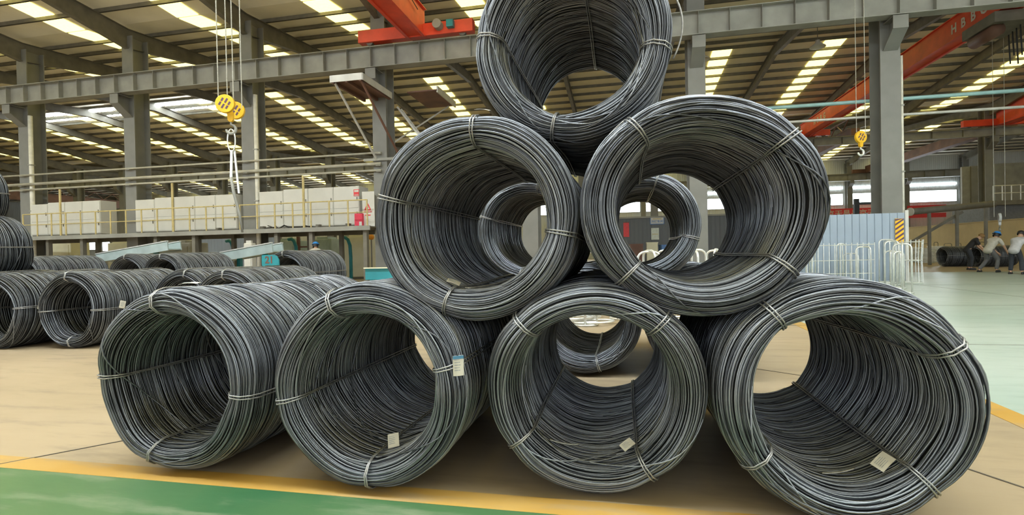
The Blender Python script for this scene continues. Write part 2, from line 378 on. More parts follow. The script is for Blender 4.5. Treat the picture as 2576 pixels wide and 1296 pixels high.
def runway(yc, z0, z1, xa, xb, label, step=6.97 / 6):
    o = empty('crane_runway_beam', (0, yc, z0), 0, label, 'beam')
    h = z1 - z0
    MB().box((xa, -0.25, 0), (xb, 0.25, 0.03)).build('bottom_flange', M_STEEL, o)
    MB().box((xa, -0.25, h - 0.03), (xb, 0.25, h)).build('top_flange', M_STEEL, o)
    MB().box((xa, -0.01, 0.03), (xb, 0.01, h - 0.03)).build('web', M_STEEL, o)
    MB().box((xa, -0.04, h), (xb, 0.04, h + 0.09)).build('crane_rail', M_DARKSTEEL, o)
    st = MB().box((-0.008, -0.235, 0.03), (0.008, 0.235, h - 0.03)).mesh('stiffener', M_STEEL)
    n = int((xb - xa) / step)
    for i in range(n + 1): link('stiffener', st, o, (xa + i * step, 0, 0))
    return o
runway(21.95, 9.66, 10.60, 10.0 - 6.97 * 9, 10.0 + 6.97 * 1.6, 'long grey crane runway beam with web stiffeners crossing the whole photo')
runway(52.2, 10.33, 11.0, 10.0 - 6.97 * 14, 10.0 + 6.97 * 4, 'distant grey crane runway beam on the second column row', 6.97 / 3)
runway(80.6, 10.2, 11.1, -30, 44, 'farthest grey crane runway beam in front of the back wall', 6.97 / 3)

for k, lab in ((0, 'thin pale downpipe on the right edge of the column by the blue fence'), (4, 'pale downpipe beside the column near the large yellow hook'), (6, 'pale downpipe beside the column at the left edge')):
    x = 10.0 - 6.97 * k; r = 0.045 if k == 0 else 0.105
    o = empty('downpipe', (x + 0.345 + r, 22.53, 0), 0, lab, 'pipe')
    MB().tube([(0, 0, 0.04), (0, 0, 9.2 if k else 8.4)], r, 10).build('pipe', mat('downpipe_pale', (0.72, 0.71, 0.64), 0.45), o, smooth=True)
    for z in (1.5, 4.0, 6.5): MB().box((-r - 0.01, -r - 0.012, z), (r + 0.01, r + 0.02, z + 0.06)).build('clip', M_STEEL, o)
for i, (px, py) in enumerate(((2057, 119), (1768, 150))):
    d = ray(px, py); t = (12.6 - CAM.z) / d.z; p = CAM + d * t
    o = empty('high_bay_lamp', p, 0, ('round high bay lamp under the right roof', 'round high bay lamp beside the column right of the top coil')[i], 'lamp')
    MB().lathe([(0.42, 0), (0.40, 0.05), (0.2, 0.2), (0.12, 0.28), (0.12, 0.4), (0.001, 0.4)], 20).build('shade', M_WHITE, o, smooth=True)
    MB().tube([(0, 0, 0.4), (0, 0, max(0.6, 14.4 - p.z))], 0.02, 6).build('cord', M_DARKSTEEL, o)

# ------------------------------------------------------------------ wire coils
RIN, ROUT, LEN, RW = 0.395, 0.550, 1.75, 0.0048
class Profile:
    """closed cross-section of the coil's wall in the (radius, along-axis) plane, by arc length"""
    def __init__(s, rin, rout, L, lip):
        pts = []; mid = (rin + rout) / 2; h = (rout - rin) / 2
        for t in np.linspace(lip, L - lip, 60): pts.append((rin + 0.012 * sin(pi * t / L), t))
        for a in np.linspace(-pi / 2, pi / 2, 24)[1:-1]: pts.append((mid + h * sin(a), L - lip + lip * cos(a)))
        for t in np.linspace(L - lip, lip, 60): pts.append((rout - 0.01 * sin(pi * t / L), t))
        for a in np.linspace(pi / 2, -pi / 2, 24)[1:-1]: pts.append((mid + h * sin(a), lip - lip * cos(a)))
        p = np.array(pts); q = np.vstack([p, p[:1]]); d = np.linalg.norm(np.diff(q, axis=0), axis=1)
        s.s = np.concatenate([[0], np.cumsum(d)]); s.P = s.s[-1]; s.q = q
        t = np.roll(p, -1, 0) - np.roll(p, 1, 0); t /= np.linalg.norm(t, axis=1)[:, None]
        n = np.stack([-t[:, 1], t[:, 0]], 1)          # points out of the wall
        s.n = np.vstack([n, n[:1]])
    def at(s, u):
        u = np.mod(u, s.P)
        return [np.interp(u, s.s, c) for c in (s.q[:, 0], s.q[:, 1], s.n[:, 0], s.n[:, 1])]

def surface(pf, u, th, off, bands, lump, sx, sz):
    r, y, nr, ny = pf.at(u)
    pin = np.zeros_like(th)
    for b in bands:
        d = np.angle(np.exp(1j * (th - b))); pin += np.exp(-(d / 0.16) ** 2)
    off = off - 0.010 * pin
    r = r + off * nr; y = y + off * ny
    fr = 1 - y / LEN
    r = r + lump[0] * np.sin(2 * th + lump[1]) + lump[2] * np.sin(3 * th + lump[3] + 2 * y) + 0.006 * np.sin(th + 4 * y + lump[1])
    y = y + fr * (lump[4] * np.sin(th + lump[5]) + 0.012 * np.sin(4 * th + lump[1])) + (1 - fr) * 0.05 * np.sin(th + lump[3])
    return r * np.cos(th) * sx, y, r * np.sin(th) * sz

def coil_winding(name, seed, N=540, seg=72, sides=4, bands=(), sx=1.0, sz=1.0, rw=RW, stray=0.10, L=LEN):
    rg = np.random.RandomState(seed)
    pf = Profile(RIN, ROUT, L, 0.14)
    lump = (0.006 * rg.rand(), rg.rand() * 6, 0.005 * rg.rand(), rg.rand() * 6, 0.035 * rg.rand(), rg.rand() * 6)
    th = np.linspace(0, 2 * pi, seg, endpoint=False)[None, :]
    s0 = (np.arange(N) + rg.uniform(-0.4, 0.4, N))[:, None] * pf.P / N
    amp = rg.uniform(0.003, 0.016, N); un = (np.arange(N) % 2) == 0; amp[un] *= 0.12; st = (rg.rand(N) < stray) & ~un; amp[st] = rg.uniform(0.05, 0.17, st.sum())
    amp = amp[:, None]; ph = rg.uniform(0, 2 * pi, (N, 3))
    u = s0 + amp * np.sin(th + ph[:, :1]) + 0.4 * amp * np.sin(2 * th + ph[:, 1:2]) + 0.02 * np.sin(th + 4 * pi * s0 / pf.P)
    lay = rg.uniform(0.0, 1.5, N); lay[un] = rg.uniform(-1.9, -0.9, un.sum()); lay[st] = rg.uniform(1.2, 2.4, st.sum())
    off = rw * (lay[:, None] + 0.5 * np.sin(th * 2 + ph[:, 2:3]) + 0.25 * np.sin(th * 5 + ph[:, 1:2]))
    TH = np.broadcast_to(th, u.shape)
    x, y, z = surface(pf, u, TH, off, bands, lump, sx, sz)
    P = np.stack([x, y, z], -1)
    T = np.roll(P, -1, 1) - np.roll(P, 1, 1); T /= np.linalg.norm(T, axis=2)[..., None]
    A = np.broadcast_to(np.array([0, 1.0, 0]), T.shape); B = np.cross(T, A); B /= np.linalg.norm(B, axis=2)[..., None]; A = np.cross(B, T)
    ring = []
    for j in range(sides):
        a = 2 * pi * (j + 0.5) / sides; ring.append(P + rw * (A * cos(a) + B * sin(a)))
    V = np.stack(ring, 2).reshape(-1, 3)
    i, k, j = np.meshgrid(np.arange(N), np.arange(seg), np.arange(sides), indexing='ij')
    idx = lambda i, k, j: ((i * seg + k % seg) * sides + j % sides)
    F = np.stack([idx(i, k, j), idx(i, k, j + 1), idx(i, k + 1, j + 1), idx(i, k + 1, j)], -1).reshape(-1, 4)
    tone = np.repeat(rg.rand(N) ** 1.3, seg * sides)
    # near-black shell for the inner turns; its colour paints the shade between wires
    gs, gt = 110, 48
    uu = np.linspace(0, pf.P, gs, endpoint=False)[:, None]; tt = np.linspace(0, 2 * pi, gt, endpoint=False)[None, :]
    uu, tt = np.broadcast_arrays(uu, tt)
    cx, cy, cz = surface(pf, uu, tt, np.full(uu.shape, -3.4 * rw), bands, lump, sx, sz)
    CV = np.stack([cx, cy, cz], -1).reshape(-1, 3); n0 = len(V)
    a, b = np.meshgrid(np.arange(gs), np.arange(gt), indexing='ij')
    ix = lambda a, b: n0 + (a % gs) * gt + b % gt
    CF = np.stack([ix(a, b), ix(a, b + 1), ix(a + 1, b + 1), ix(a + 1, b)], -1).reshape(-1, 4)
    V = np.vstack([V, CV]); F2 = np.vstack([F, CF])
    me = bpy.data.meshes.new(name)
    me.vertices.add(len(V)); me.vertices.foreach_set('co', V.astype(np.float32).ravel())
    me.loops.add(len(F2) * 4); me.loops.foreach_set('vertex_index', F2.astype(np.int32).ravel())
    me.polygons.add(len(F2)); me.polygons.foreach_set('loop_start', np.arange(0, len(F2) * 4, 4, dtype=np.int32))
    me.polygons.foreach_set('use_smooth', np.ones(len(F2), dtype=bool))
    me.materials.append(M_WIRE); me.materials.append(M_GAP_SHADE)
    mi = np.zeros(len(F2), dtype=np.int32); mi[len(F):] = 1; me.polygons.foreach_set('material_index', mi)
    me.update(calc_edges=True)
    at = me.attributes.new('tone', 'FLOAT', 'POINT'); at.data.foreach_set('value', np.concatenate([tone, np.zeros(len(CV))]).astype(np.float32))
    return me, pf, lump

def band_mesh(pf, lump, a, bands, sx, sz, rw=RW, n=70, gap=0.016, r=0.0042, double=True, seed=0):
    rg = np.random.RandomState(seed); m = MB()
    u = np.linspace(0, pf.P, n, endpoint=False)
    for g in ((-gap / 2, gap / 2) if double else (0,)):
        th = a + g / 0.5 + 0.02 * np.sin(u * 3 + rg.rand() * 6) * 0.4
        x, y, z = surface(pf, u, th, np.full(n, rw * 2.7 + 0.007), bands, lump, sx, sz)
        m.tube(list(zip(x, y, z)), r, 5, closed=True)
    return m

def coil(X, Y, zc, label, seed=0, bands=(), sx=1.0, sz=1.0, rz=0.0, me=None, rolly=0.0, group=None, tilt=0.0, N=540, stray=0.10):
    """axis runs along local +y from the front mouth; X,Y,zc = centre of the front mouth"""
    R = ROUT * sz + 0.012
    o = empty('wire_coil', (X, Y, zc - R), rz, label, 'wire coil', group)
    bands = [radians(b) for b in bands]
    if me is None:
        me, pf, lump = coil_winding('winding', seed, N=N, bands=bands, sx=sx, sz=sz, stray=stray)
        bm = [band_mesh(pf, lump, b, bands, sx, sz, seed=i).mesh('tie_wire', M_BAND, True) for i, b in enumerate(bands)]
    else: me, bm = me
    w = link('winding', me, o, (0, 0, R), (tilt, rolly, 0)); w['kind'] = 'stuff'
    for b in bm: link('tie_wire', b, o, (0, 0, R), (tilt, rolly, 0))
    o['_r'] = R
    return o, (me, bm)

def adopt(child, root):
    """parent a part built in world space to its thing"""
    child.parent = root
    child.matrix_parent_inverse = (Matrix.Translation(root.location) @ root.rotation_euler.to_matrix().to_4x4()).inverted()
    return child

def tag_card(root, pos, xdir, ydir, w, h, blue=False, lines=True):
    x = Vector(xdir).normalized(); n = x.cross(Vector(ydir)).normalized(); y = n.cross(x)
    M = Matrix((x, y, n)).transposed().to_4x4(); M.translation = Vector(pos)
    m = MB(); k = 6
    vs = []; fs = []
    for i in range(k + 1):
        for s in (0, 1):
            zz = 0.006 * sin(pi * i / k) * (w / 0.1)
            for t in (-0.0008, 0.0008): vs.append(M @ Vector(((i / k - 0.5) * w, (s - 0.5) * h, zz + t)))
    for i in range(k):
        a = i * 4; b = a + 4
        fs += [(a, b, b + 2, a + 2), (a + 1, a + 3, b + 3, b + 1), (a, a + 1, b + 1, b), (a + 2, b + 2, b + 3, a + 3)]
    fs += [(0, 2, 3, 1), (k * 4, k * 4 + 1, k * 4 + 3, k * 4 + 2)]
    m.add(vs, fs); c = adopt(m.build('paper_tag', M_CARD), root)
    p = MB()
    if blue:
        q = MB().box((-w / 2, h / 2 - h * 0.16, 0.009 * w / 0.1), (w / 2, h / 2, 0.0095 * w / 0.1), M); q = q.build('tag_header', M_TAGBLUE, c); 
        q.matrix_parent_inverse = c.matrix_parent_inverse.copy() if False else Matrix.Identity(4)
    if lines:
        for i in range(5):
            yy = h * (0.28 - 0.13 * i); p.box((-w * 0.38, yy, 0.0068 * w / 0.1), (w * (0.1 + 0.05 * (i % 3)), yy + h * 0.035, 0.0074 * w / 0.1), M)
        p = p.build('printed_lines', M_INK, c); p.matrix_parent_inverse = Matrix.Identity(4)
    return c

CO = {}
CO['c1'] = coil(-2.60, 2.54, 0.556, 'leftmost coil of the stack\'s bottom row, dark steel wire, white tag on top', 11, (100, 178, 252, 352), 1.0, 0.985, rz=-0.045)
CO['c2'] = coil(-1.36, 2.53, 0.566, 'second coil from the left in the bottom row, two white tags on its wires', 12, (112, 190, 272, 14), rz=0.0)
CO['c3'] = coil(-0.170, 2.63, 0.562, 'middle coil of the bottom row, galvanised stands seen through its hole', 13, (135, 45, 216, 304))
CO['c4'] = coil(0.985, 2.58, 0.565, 'rightmost coil of the bottom row, largest in the photo, floor seen through it', 14, (127, 31, 218, 310), 1.02, 1.0, rz=0.02)
CO['lm'] = coil(-0.790, 2.62, 1.455, 'left coil of the stack\'s second layer, white tag inside its lower lip', 15, (86, 165, 253, 349))
CO['rm'] = coil(0.372, 2.63, 1.49, 'right coil of the stack\'s second layer, wide opening with a sign seen through', 16, (126, 38, 226, 318), 1.05, 0.985)
CO['top'] = coil(-0.271, 2.88, 2.45, 'topmost coil of the stack, cut by the photo\'s upper edge', 17, (172, 349, 258, 80))
# second stack standing behind the first, seen through the holes
def back(key, src, X, Y, z, label, rolly): CO[key] = coil(X, Y, z, label, me=CO[src][1], rolly=rolly)
back('b2', 'c1', -1.53, 5.3, 0.56, 'coil of the rear stack hidden behind the second bottom coil', pi)
back('b3', 'c2', -0.385, 5.28, 0.575, 'coil of the rear stack seen through the middle bottom coil', pi / 2)
back('b4', 'c3', 0.76, 5.3, 0.565, 'coil of the rear stack low behind the middle and rightmost bottom coils', pi)
back('blm', 'lm', -0.955, 5.26, 1.50, 'coil of the rear stack seen through the left upper coil', pi / 2)
back('brm', 'lm', 0.19, 5.26, 1.50, 'coil of the rear stack seen through the right upper coil', pi)

def on_coil(key, deg, y, outer, extra=0.0):
    """world point on a coil's wire surface and the tangent frame there"""
    o = CO[key][0]; a = radians(deg); r = (ROUT + 0.022 + extra) if outer else (RIN - 0.014 - extra)
    Mx = Matrix.Translation(o.location) @ o.rotation_euler.to_matrix().to_4x4() @ Matrix.Translation((0, 0, o['_r']))
    p = Mx @ Vector((r * cos(a), y, r * sin(a))); R3 = Mx.to_3x3()
    er = R3 @ Vector((cos(a), 0, sin(a))); et = R3 @ Vector((-sin(a), 0, cos(a))); ey = R3 @ Vector((0, 1, 0))
    return p, er, et, ey
def coil_tag(key, deg, y, outer, w, h, spin=0.0, lift=0.0, blue=False, extra=0.008):
    p, er, et, ey = on_coil(key, deg, y, outer, extra)
    n = er if outer else -er
    x = -et if outer else et
    yv = n.cross(x)
    x2 = x * cos(spin) + yv * sin(spin); y2 = yv * cos(spin) - x * sin(spin)
    y2 = y2 * cos(lift) + n * sin(lift)
    p = p + n * (abs(sin(lift)) * h * 0.5)
    return tag_card(CO[key][0], p, x2, y2, w, h, blue)
coil_tag('c1', 92, 0.20, True, 0.10, 0.085, 0.5, 0.05, extra=-0.012)
coil_tag('c2', 283, 0.20, False, 0.066, 0.075, 0.1, 1.1, extra=0.0)
tag_card(CO['c2'][0], atY(1153, 920, 2.535), (0.86, 0.45, 0.02), (-0.03, -0.1, 1), 0.055, 0.105, True)
coil_tag('c3', 299, 0.17, False, 0.075, 0.045, 0.6, 0.9)
coil_tag('c3', 124, 0.10, True, 0.085, 0.05, 0.3, 0.1, True)
coil_tag('c4', 301, 0.15, False, 0.10, 0.06, 0.5, 0.7)
coil_tag('lm', 249, 0.15, False, 0.075, 0.055, 0.2, 0.2)
coil_tag('lm', 84, 0.12, True, 0.08, 0.06, 0.1, 0.25)
# loose wire ends that stick out of the windings
def loose(key, pts, r=0.0052):
    w = MB().tube(pts, r, 6).build('loose_wire_end', M_BAND, smooth=True); return adopt(w, CO[key][0])
def arc_on(key, d0, d1, y0, y1, outer, e0, e1, n=14):
    return [on_coil(key, d0 + (d1 - d0) * i / n, y0 + (y1 - y0) * i / n, outer, e0 + (e1 - e0) * i / n)[0] for i in range(n + 1)]
loose('c3', arc_on('c3', 232, 256, 0.15, 0.20, False, 0.0, 0.035))
loose('c4', arc_on('c4', 258, 282, 0.15, 0.18, False, 0.0, 0.02))
loose('c4', arc_on('c4', 240, 120, 1.60, 1.62, False, 0.02, 0.02, 30)); loose('c4', arc_on('c4', 300, 215, 1.58, 1.62, False, 0.0, 0.0, 26))
loose('rm', arc_on('rm', 128, 158, 0.15, 0.17, True, 0.0, 0.012))
loose('lm', arc_on('lm', 160, 192, 0.17, 0.15, True, -0.006, -0.002))
loose('lm', arc_on('lm', 262, 318, 0.15, 0.75, False, 0.0, 0.03, 20)); loose('lm', arc_on('lm', 260, 312, 0.15, 0.85, False, 0.0, 0.025, 20))
loose('top', [on_coil('top', 30 - 45 * i / 16, 0.10, True, 0.035 * sin(pi * i / 16))[0] for i in range(17)])

# ------------------------------------------------------------------ coils stored at the left and far right
def lod(seed, bands):
    br = [radians(b) for b in bands]
    me, pf, lump = coil_winding('winding', seed, N=235, seg=48, sides=3, bands=br, rw=0.0068, stray=0.06)
    return me, [band_mesh(pf, lump, b, br, 1, 1, rw=0.0068, n=48, r=0.005, seed=i).mesh('tie_wire', M_BAND, True) for i, b in enumerate(br)]
LA = lod(41, (5, 95, 178, 262)); LB = lod(42, (0, 92, 183, 271))
ZB = ROUT + 0.012
for (X, Y, z, m, rl, lab) in (
        (-9.02, 5.86, ZB, LA, 0, 'coil cut by the left edge, mouth on the floor, white tag on its side'),
        (-7.86, 6.05, ZB, LB, 0, 'coil standing left behind the stack, open mouth, nearest to the bare floor'),
        (-6.70, 6.85, ZB, LA, pi, 'coil in the left row, mouth half hidden by the leftmost stack coil'),
        (-5.54, 6.40, ZB, LB, pi, 'coil in the left row just behind the leftmost stack coil'),
        (-10.18, 5.9, ZB, LB, pi / 2, 'lower coil at the far left supporting the raised coil'),
        (-11.34, 5.9, ZB, LA, pi / 2, 'floor coil hidden below the raised coils at the left edge'),
        (-10.76, 5.64, 1.53, LB, 0, 'raised coil at the left edge lying on top of two others'),
        (-11.92, 5.64, 1.53, LA, pi, 'raised coil hidden beyond the left edge of the photo'),
        (-11.34, 5.68, 2.50, LB, 0, 'highest dark coil just entering the left edge of the photo')):
    CO[lab] = coil(X, Y, z, lab, me=m, rolly=rl, group='coils stored at the left')
key = 'coil cut by the left edge, mouth on the floor, white tag on its side'
coil_tag(key, 5, 0.28, True, 0.10, 0.10, 1.3, 0.1)
coil_tag('coil standing left behind the stack, open mouth, nearest to the bare floor', 5, 0.35, True, 0.09, 0.11, 1.3, 0.1)
def cradle(X, Y, label):
    o = empty('coil_cradle', (X, Y, 0), 0, label, 'cradle', 'low cradles under the rear coils')
    for s in (-1, 1):
        MB().box((s * 0.36 - 0.05, 0.1, 0.36), (s * 0.36 + 0.05, 1.65, 0.44)).build('rail', M_TEAL, o)
        for yy in (0.2, 1.5): MB().box((s * 0.36 - 0.05, yy, 0), (s * 0.36 + 0.05, yy + 0.08, 0.36)).build('leg', M_TEAL, o)
    return o
for i, (X, Y) in enumerate(((-7.35, 10.3), (-10.3, 10.0), (-11.6, 10.3), (-14.3, 10.0), (-15.6, 10.2))):
    nm = ['right of the plate marked 21', 'left of the plate marked 21', 'under the long pale blue chute', 'below the left cabinet block', 'behind the raised left coil'][i]
    cradle(X, Y, 'low teal cradle under the rear coil ' + nm)
    lab = 'coil lying on a low cradle ' + nm
    CO[lab] = coil(X, Y, 0.86, lab, me=(LA, LB)[i % 2], rolly=(0, pi)[i % 2], group='coils on cradles at the rear left')

# ------------------------------------------------------------------ mezzanine with control cabinets
mz = empty('mezzanine_platform', (0, 0, 0), 0, 'long grey mezzanine deck along the columns carrying white cabinets', 'platform')
DX0, DX1, DZ = -35.5, -10.95, 2.57
MB().box((DX0, 21.45, DZ - 0.05), (DX1, 24.6, DZ)).build('deck_plate', M_DARKSTEEL, mz)
MB().box((DX0, 21.40, DZ - 0.18), (DX1, 21.46, DZ + 0.02)).build('edge_beam', M_STEEL, mz)
MB().box((DX0, 24.55, DZ - 0.25), (DX1, 24.62, DZ)).build('rear_beam', M_DARKSTEEL, mz)
for x in (-33.2, -29.2, -27.0, -22.5, -20.3, -15.8, -14.0, -11.3):
    MB().box((x - 0.09, 21.6, 0), (x + 0.09, 21.8, DZ - 0.05)).build('post', M_DARKSTEEL, mz)
    MB().box((x - 0.09, 24.2, 0), (x + 0.09, 24.4, DZ - 0.05)).build('post', M_DARKSTEEL, mz)
def cabinet(x0, x1, z1, label, group):
    o = empty('control_cabinet', ((x0 + x1) / 2, 22.9, DZ), 0, label, 'cabinet', group)
    w = (x1 - x0) / 2; h = z1 - DZ
    bevel(MB().box((-w + 0.006, -0.5, 0.12), (w - 0.006, 0.4, h)).build('body', M_WHITE, o), 0.015)
    MB().box((-w + 0.02, -0.47, 0), (w - 0.02, 0.37, 0.12)).build('plinth', M_DARKSTEEL, o)
    d1 = bevel(MB().box((-w + 0.03, -0.525, 0.16), (w - 0.03, -0.5, h * 0.46)).build('door', M_WHITE, o), 0.006)
    d2 = bevel(MB().box((-w + 0.03, -0.525, h * 0.475), (w - 0.03, -0.5, h - 0.04)).build('door', M_WHITE, o), 0.006)
    for d, zz in ((d1, h * 0.3), (d2, h * 0.65)): MB().box((w - 0.12, -0.555, zz), (w - 0.09, -0.525, zz + 0.16)).build('handle', M_DARKSTEEL, d)
blocks = [('left', -31.3, -26.7, 4, 4.42), ('middle', -24.5, -18.5, 5, 4.40), ('right', -17.25, -11.95, 4, 4.50)]
for nm, a, b, n, z1 in blocks:
    for i in range(n):
        cabinet(a + (b - a) * i / n, a + (b - a) * (i + 1) / n, z1 - 0.06 * (i == 0), 'white control cabinet on the mezzanine, %s from the left in the %s block' % (ORD[i], nm), 'cabinets of the %s block' % nm)
# guard rail
gr = empty('guard_rail', (0, 21.5, DZ), 0, 'tan guard rail with two bars along the mezzanine edge', 'railing')
MB().tube([(-30.6, 0, 1.17), (-11.1, 0, 1.17)], 0.03, 6).build('top_rail', M_RAIL, gr)
MB().tube([(-30.6, 0, 0.62), (-11.1, 0, 0.62)], 0.022, 6).build('middle_rail', M_RAIL, gr)
pst = MB().tube([(0, 0, 0), (0, 0, 1.17)], 0.035, 6).mesh('post', M_RAIL); tall = MB().tube([(0, 0, 0), (0, 0, 2.38)], 0.055, 6).mesh('tall_post', M_RAIL)
for i in range(22): link('post', pst, gr, (-30.6 + i * 0.928, 0, 0))
for px in (150, 433, 763): link('tall_post', tall, gr, (atY(px, 520, 21.5).x, 0.03, 0))
# pipes that run past the columns above the cabinets
for i, (px, py, r, lab) in enumerate(((130, 474, 0.05, 'lowest pale pipe running above the mezzanine cabinets'), (130, 460, 0.075, 'middle pale pipe running above the mezzanine cabinets'), (130, 436, 0.045, 'upper pale pipe running above the mezzanine cabinets'))):
    p = atY(px, py, 22.3 - 0.0); o = empty('overhead_pipe', (0, 22.42 - r, p.z), 0, lab, 'pipe')
    MB().tube([(-36, 0, 0), (-10.8, 0, 0)], r, 8).build('pipe', M_PIPEPALE, o, smooth=True)
    for k in range(3, 7): MB().box((10 - 6.97 * k - 0.12, -r - 0.02, -r - 0.03), (10 - 6.97 * k + 0.12, r, -r)).build('clamp', M_STEEL, o)
# signs and boxes at the right end of the mezzanine
p = atY(905, 568, 22.2)
rb = empty('red_equipment_box', (p.x, 22.15, DZ), 0, 'red steel box with a white label at the mezzanine\'s right end', 'box')
bevel(MB().box((-0.16, -0.13, 0), (0.22, 0.13, 0.62)).build('body', M_PINK, rb), 0.01)
MB().box((0.07, -0.135, 0.06), (0.2, -0.13, 0.24)).build('label_plate', M_WHITE, rb)
def sign_board(name, px0, px1, py0, py1, Y, label, m=M_WHITE, border=None):
    a = atY(px0, py0, Y); b = atY(px1, py1, Y)
    o = empty(name, ((a.x + b.x) / 2, Y, b.z), 0, label, 'sign')
    w = (b.x - a.x) / 2; h = a.z - b.z
    MB().box((-w, -0.02, 0), (w, 0.0, h)).build('board', m, o)
    if border: 
        f = MB(); t = h * 0.09
        f.box((-w, -0.026, 0), (w, -0.02, t)).box((-w, -0.026, h - t), (w, -0.02, h)).box((-w, -0.026, t), (-w + t, -0.02, h - t)).box((w - t, -0.026, t), (w, -0.02, h - t))
        f.build('border', border, o)
    return o, w, h
cs, w, h = sign_board('notice_sign', 890, 904, 477, 493, 22.37, 'small red and white notice high on the rightmost cabinet', M_WHITE, M_REDSIGN)
MB().box((-w * 0.8, -0.03, h * 0.2), (w * 0.8, -0.026, h * 0.6)).build('red_panel', M_REDSIGN, cs)
hz = empty('electric_shock_sign', (atY(926, 560, 22.2).x, 22.2, DZ), 0, 'warning board with red triangle beside the red box', 'sign')
h0 = atY(926, 482, 22.2).z - DZ; q = atY(926, 528, 22.2).z - DZ
MB().box((-0.26, -0.02, 0), (0.34, 0.0, h0)).build('board', M_WHITE, hz)
t = MB(); A, B, C_ = Vector((-0.13, -0.03, q)), Vector((0.15, -0.03, q)), Vector((0.01, -0.03, q + 0.28))
for u, v in ((A, B), (B, C_), (C_, A)): t.bar(u, v, 0.02, 0.045, (v - u).cross(Vector((0, 1, 0))))
t.build('triangle', M_REDSIGN, hz)
MB().add([(0.02, -0.035, q + 0.19), (-0.02, -0.035, q + 0.11), (0.0, -0.035, q + 0.11), (-0.01, -0.035, q + 0.03), (0.04, -0.035, q + 0.13), (0.015, -0.035, q + 0.13)], [(0, 1, 2, 3, 4, 5)]).build('lightning_mark', M_REDSIGN, hz)
text_mesh('lettering', '有电危险', 0.10, M_REDSIGN, hz, face_cam((0.02, -0.03, q - 0.10)))
MB().box((-0.12, -0.03, q - 0.27), (0.14, -0.02, q - 0.22)).build('red_bar', M_REDSIGN, hz)
# cables and junction boxes along the deck edge
cb = empty('cable_bundle', (0, 21.75, DZ), 0, 'tangled dark cables lying along the front of the cabinets', 'cable')
for s in range(4):
    rg = random.Random(s); x = -16.6 + 0.3 * s
    MB().tube([(x + i * 0.28, 0.05 * rg.uniform(-1, 1), 0.03 + 0.22 * abs(sin(i * 1.1 + s)) * rg.random() * (i < 8)) for i in range(16)], 0.018, 5).build('cable', M_BLACK, cb)
for i, px in enumerate((548, 660, 800, 875)):
    p = atY(px, 568, 21.75); j = MB().box((p.x - 0.09, 21.7, DZ), (p.x + 0.09, 21.9, DZ + 0.16)).box((p.x - 0.06, 21.67, DZ + 0.04), (p.x + 0.06, 21.7, DZ + 0.12)).build('junction_box', M_DARKSTEEL)
    tag(j, 'small dark junction box on the deck edge, %s from the left' % ORD[i], 'box', 'junction boxes on the deck edge')

# ------------------------------------------------------------------ machines on the floor behind the left coils
def machine(px0, px1, py0, py1, Y, d, m, label, cat='machine', name='machine_housing', extra=None):
    a = atY(px0, py0, Y); b = atY(px1, py1, Y); w = (b.x - a.x) / 2
    o = empty(name, ((a.x + b.x) / 2, Y, 0), 0, label, cat)
    bevel(MB().box((-w, 0, 0.1), (w, d, a.z)).build('body', m, o), 0.04)
    MB().box((-w * 0.9, 0.05, 0), (w * 0.9, d - 0.05, 0.1)).build('base', M_DARKSTEEL, o)
    MB().box((-w * 0.8, -0.03, a.z * 0.35), (w * 0.8, 0, a.z * 0.9)).build('door', m, o)
    MB().box((-w * 0.7, 0.1, a.z), (w * 0.5, d * 0.7, a.z + 0.12)).build('top_cover', m, o)
    return o
machine(866, 930, 596, 640, 26, 1.2, M_CREAM, 'cream electrical cabinet under the mezzanine\'s right end', 'cabinet', 'floor_cabinet')
machine(697, 742, 606, 640, 27, 1.5, M_PALEGREEN, 'pale teal machine under the deck, left of the brown frame')
machine(788, 834, 602, 640, 27, 1.5, M_PALEGREEN, 'pale teal machine under the deck, right of the brown frame')
machine(420, 478, 612, 640, 28, 1.5, M_STEEL, 'grey machine under the deck near the pale blue chute')
machine(270, 330, 612, 640, 27, 1.5, M_CREAM, 'cream machine under the deck at the left block')
machine(130, 178, 607, 640, 26, 1.2, M_CREAM, 'cream housing under the deck near the raised left coil')
fr = empty('brown_frame', (atY(766, 620, 25.5).x, 25.5, 0), 0, 'rusty brown ladder frame standing under the mezzanine', 'frame')
for s in (-1, 1): MB().box((s * 0.36 - 0.07, -0.07, 0), (s * 0.36 + 0.07, 0.07, 2.35)).build('post', M_BROWN, fr)
for z in (0.5, 1.1, 1.75): MB().box((-0.36, -0.04, z), (0.36, 0.04, z + 0.08)).build('rung', M_BROWN, fr)
for i, (px, lab) in enumerate(((586, 'curved teal duct under the deck beside the middle column'), (744, 'curved teal duct left of the brown frame'), (880, 'curved teal duct before the cream cabinet'))):
    p = atY(px, 600, 24.9); o = empty('curved_duct', (p.x, 24.9, 0), 0, lab, 'duct')
    MB().tube([(-0.5, 0.1, 2.2), (-0.3, 0.06, 2.22), (-0.12, 0.02, 2.1), (0, 0, 1.8), (0.03, 0, 1.2), (0.03, 0, 0)], 0.09, 10).build('pipe', M_TEAL, o, smooth=True)
    MB().tube([(0.03, 0, 0), (0.03, 0, 0.06)], 0.16, 10).build('foot_flange', M_DARKSTEEL, o)
bl = MB().box((atY(505, 600, 40).x, 40, 0), (atY(700, 600, 40).x, 40.15, 3.3)).build('wall_screen', sheet_wall_mat('blue_screen', (0.30, 0.36, 0.46), 1.0, 'X')); tag(bl, kind='structure')
cb2 = machine(612, 633, 612, 628, 20.5, 0.3, M_WHITE, 'small white control box in front of the middle column', 'control box', 'control_box')
